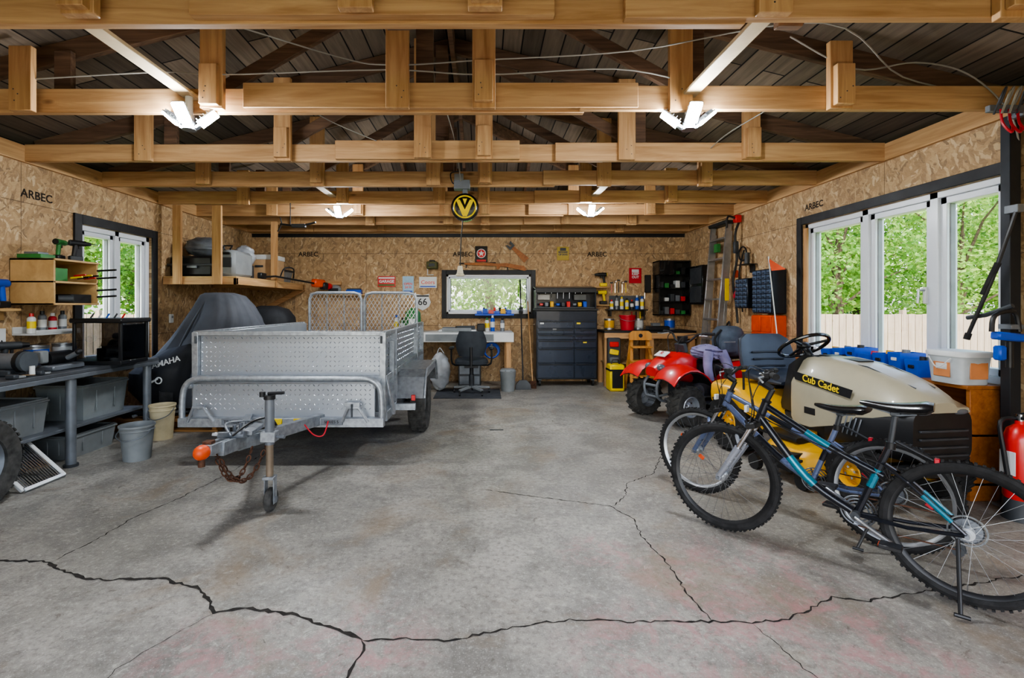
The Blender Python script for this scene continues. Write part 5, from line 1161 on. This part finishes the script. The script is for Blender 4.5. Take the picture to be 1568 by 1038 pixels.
# ------------------------------------------------------------ outdoors
def grass():
    m,nt,bs=newmat('grass'); v=coords(nt); f=noise(nt,v,1.2,4,.7)
    L(nt,mixc(nt,f,S('#4c7a2a'),S('#9fc05a')),bs.inputs['Base Color']); bs.inputs['Roughness'].default_value=.9; bump(nt,noise(nt,v,40,2),bs,.6,.03); return m
b=B(); b.bb(-40,40,-15,50,-.55,-.35,grass(),0); b.done('ground',(0,0,0))
b=B(); b.bb(-4.5,4.0,-8,-2.7,-.35,-.10,mat('gravel','#8f8a80',.9,var=.3,sc=40,bmp=.5)); b.done('driveway')
FEN=wood('fence_cedar','#98806f','#c2ab9a',2,.8)
def fence(p,q,name='fence'):
    b=B(); p=V(p);q=V(q); n=int((q-p).length/.16); d=(q-p).normalized()
    for i in range(n):
        c=p+d*(i*.16+.07); b.beam((c.x,c.y,-.36),(c.x,c.y,1.08+random.uniform(-.01,.01)),.145,.02,FEN,V((-d.y,d.x,0)),.002)
        if i%14==0: b.beam((c.x,c.y+.05,-.36),(c.x,c.y+.05,1.18),.1,.1,FEN)
    for z_ in (-.1,.85): b.beam(p+V((0,.04,z_)),q+V((0,.04,z_)),.04,.09,FEN)
    b.done(name)
fence((5.2,11.2,0),(16,11.2,0)); fence((16,11.2,0),(16,2,0)); fence((-16,11.5,0),(-6.5,11.5,0))
m,nt,bs=newmat('leaves'); v=coords(nt); f=noise(nt,v,2.5,2); oi=N(nt,'ShaderNodeObjectInfo')
f=math_(nt,'ADD',math_(nt,'MULTIPLY',f,1.0),math_(nt,'MULTIPLY_ADD',oi.outputs['Random'],.4,-.2),clamp=True)
col=ramp(nt,f,[(.25,S('#3f6a28')),(.5,S('#719f42')),(.75,S('#b0c968'))]); L(nt,col,bs.inputs['Base Color']); bs.inputs['Roughness'].default_value=.6
tr=N(nt,'ShaderNodeBsdfTranslucent'); L(nt,col,tr.inputs[0]); mx=N(nt,'ShaderNodeMixShader'); mx.inputs[0].default_value=.4
L(nt,bs.outputs[0],mx.inputs[1]); L(nt,tr.outputs[0],mx.inputs[2]); L(nt,mx.outputs[0],nt.nodes['Material Output'].inputs[0]); LEAF=m
BARK=mat('bark','#5b4c3f',.9,var=.35,sc=12,bmp=.6)
def tree_mesh(name,seed,nl=9000,r=2.6,zc=3.4,low=.2):
    rs=np.random.RandomState(seed); b=B()
    b.tube([(0,0,-.0),(.05,.02,1.2),(-.03,.05,2.6),(.05,0,4.4)],(.17,.05),BARK,8,sm=3)
    K=46; cs=rs.normal(size=(K,3)); cs/=np.linalg.norm(cs,axis=1)[:,None]; cs*=(rs.rand(K)**.45)[:,None]*np.array([r,r,r*1.05]); cs[:,2]+=zc; cs[:,2]=np.maximum(cs[:,2],low+.3)
    for k in range(0,K,4): b.tube([(0,0,min(cs[k][2]*.55,3.5)),tuple(cs[k]*np.array([.5,.5,.85])),tuple(cs[k])],(.05,.012),BARK,5)
    idx=rs.randint(0,K,nl); P=cs[idx]+rs.normal(size=(nl,3))*.34; P[:,2]=np.maximum(P[:,2],low)
    U=rs.normal(size=(nl,3)); U/=np.linalg.norm(U,axis=1)[:,None]; W=np.cross(U,rs.normal(size=(nl,3))); W/=np.linalg.norm(W,axis=1)[:,None]
    s=rs.uniform(.05,.09,nl)[:,None]; U*=s; W*=s*.6
    vs=np.stack([P-U,P+W,P+U,P-W],1).reshape(-1,3)
    nv=len(b.v); b.mats.append(LEAF); b.v+=vs.tolist(); b.f+=[tuple(range(nv+4*i,nv+4*i+4)) for i in range(nl)]; b.mi+=[1]*nl
    o=b.done(name,(0,0,0)); return o
t0=tree_mesh('tree',1); t1=tree_mesh('tree',2,8000,2.2,3.0)
def inst(src,x,y,s,rz,sz=1.0):
    o=src.copy(); o.location=(x,y,-.36); o.scale=(s,s,s*sz); o.rotation_euler=(0,0,rz); scene.collection.objects.link(o); return o
t0.location=(11,15.0,-.36); t1.location=(-9.5,15,-.36)
for i,(x,y,s,sz) in enumerate(((14.8,15.0,1.1,.8),(18.5,16,1.3,.8),(22,18,1.4,.85),(8.2,16.2,1.0,.9),(12.8,20,1.5,.85),(17,22,1.6,.85),(25,22,1.9,.9),(22,11,1.1,.9),(22,7,1.1,.9),(-12,17,1.3,.8),(-7.5,16,1.0,.9),(-15,17,1.4,.9),(-1.5,17,1.2,1.0),(2.2,18,1.3,1.0),(.2,22,1.7,1.1),(5,19,1.2,1.1),(-5,19,1.4,1.0))):
    inst((t0,t1)[i%2],x,y,s,i*1.3,sz)

# ------------------------------------------------------------ world + sun + camera
w=bpy.data.worlds.new('world'); scene.world=w; w.use_nodes=True; nt=w.node_tree
bg=nt.nodes['Background']; sky=N(nt,'ShaderNodeTexSky'); sky.sky_type='NISHITA'; sky.sun_disc=False; sky.sun_elevation=math.radians(50); sky.sun_rotation=math.radians(200); sky.air_density=1.0; sky.dust_density=2.0
mx=mixc(nt,.45,sky.outputs[0],(.95,.97,1.0,1)); L(nt,mx,bg.inputs[0]); bg.inputs[1].default_value=.85
sd=bpy.data.lights.new('sun','SUN'); sd.energy=3.0; sd.angle=.02; sd.color=(1,.95,.86); so=bpy.data.objects.new('sun',sd); scene.collection.objects.link(so)
so.rotation_euler=Euler((math.radians(38),0,math.radians(-22)))
cd=bpy.data.cameras.new('camera'); cd.sensor_width=36; cd.lens=16.99; cd.shift_x=.0274; cd.shift_y=-.0325; cd.clip_start=.05; cd.clip_end=200
co=bpy.data.objects.new('camera',cd); co.location=(0,0,1.28); co.rotation_euler=(pi/2,0,0); scene.collection.objects.link(co); scene.camera=co
scene.view_settings.exposure=.85
try: scene.view_settings.look='AgX - Medium High Contrast'
except Exception as e: print('look', e)
print('view', scene.view_settings.view_transform, scene.view_settings.look)
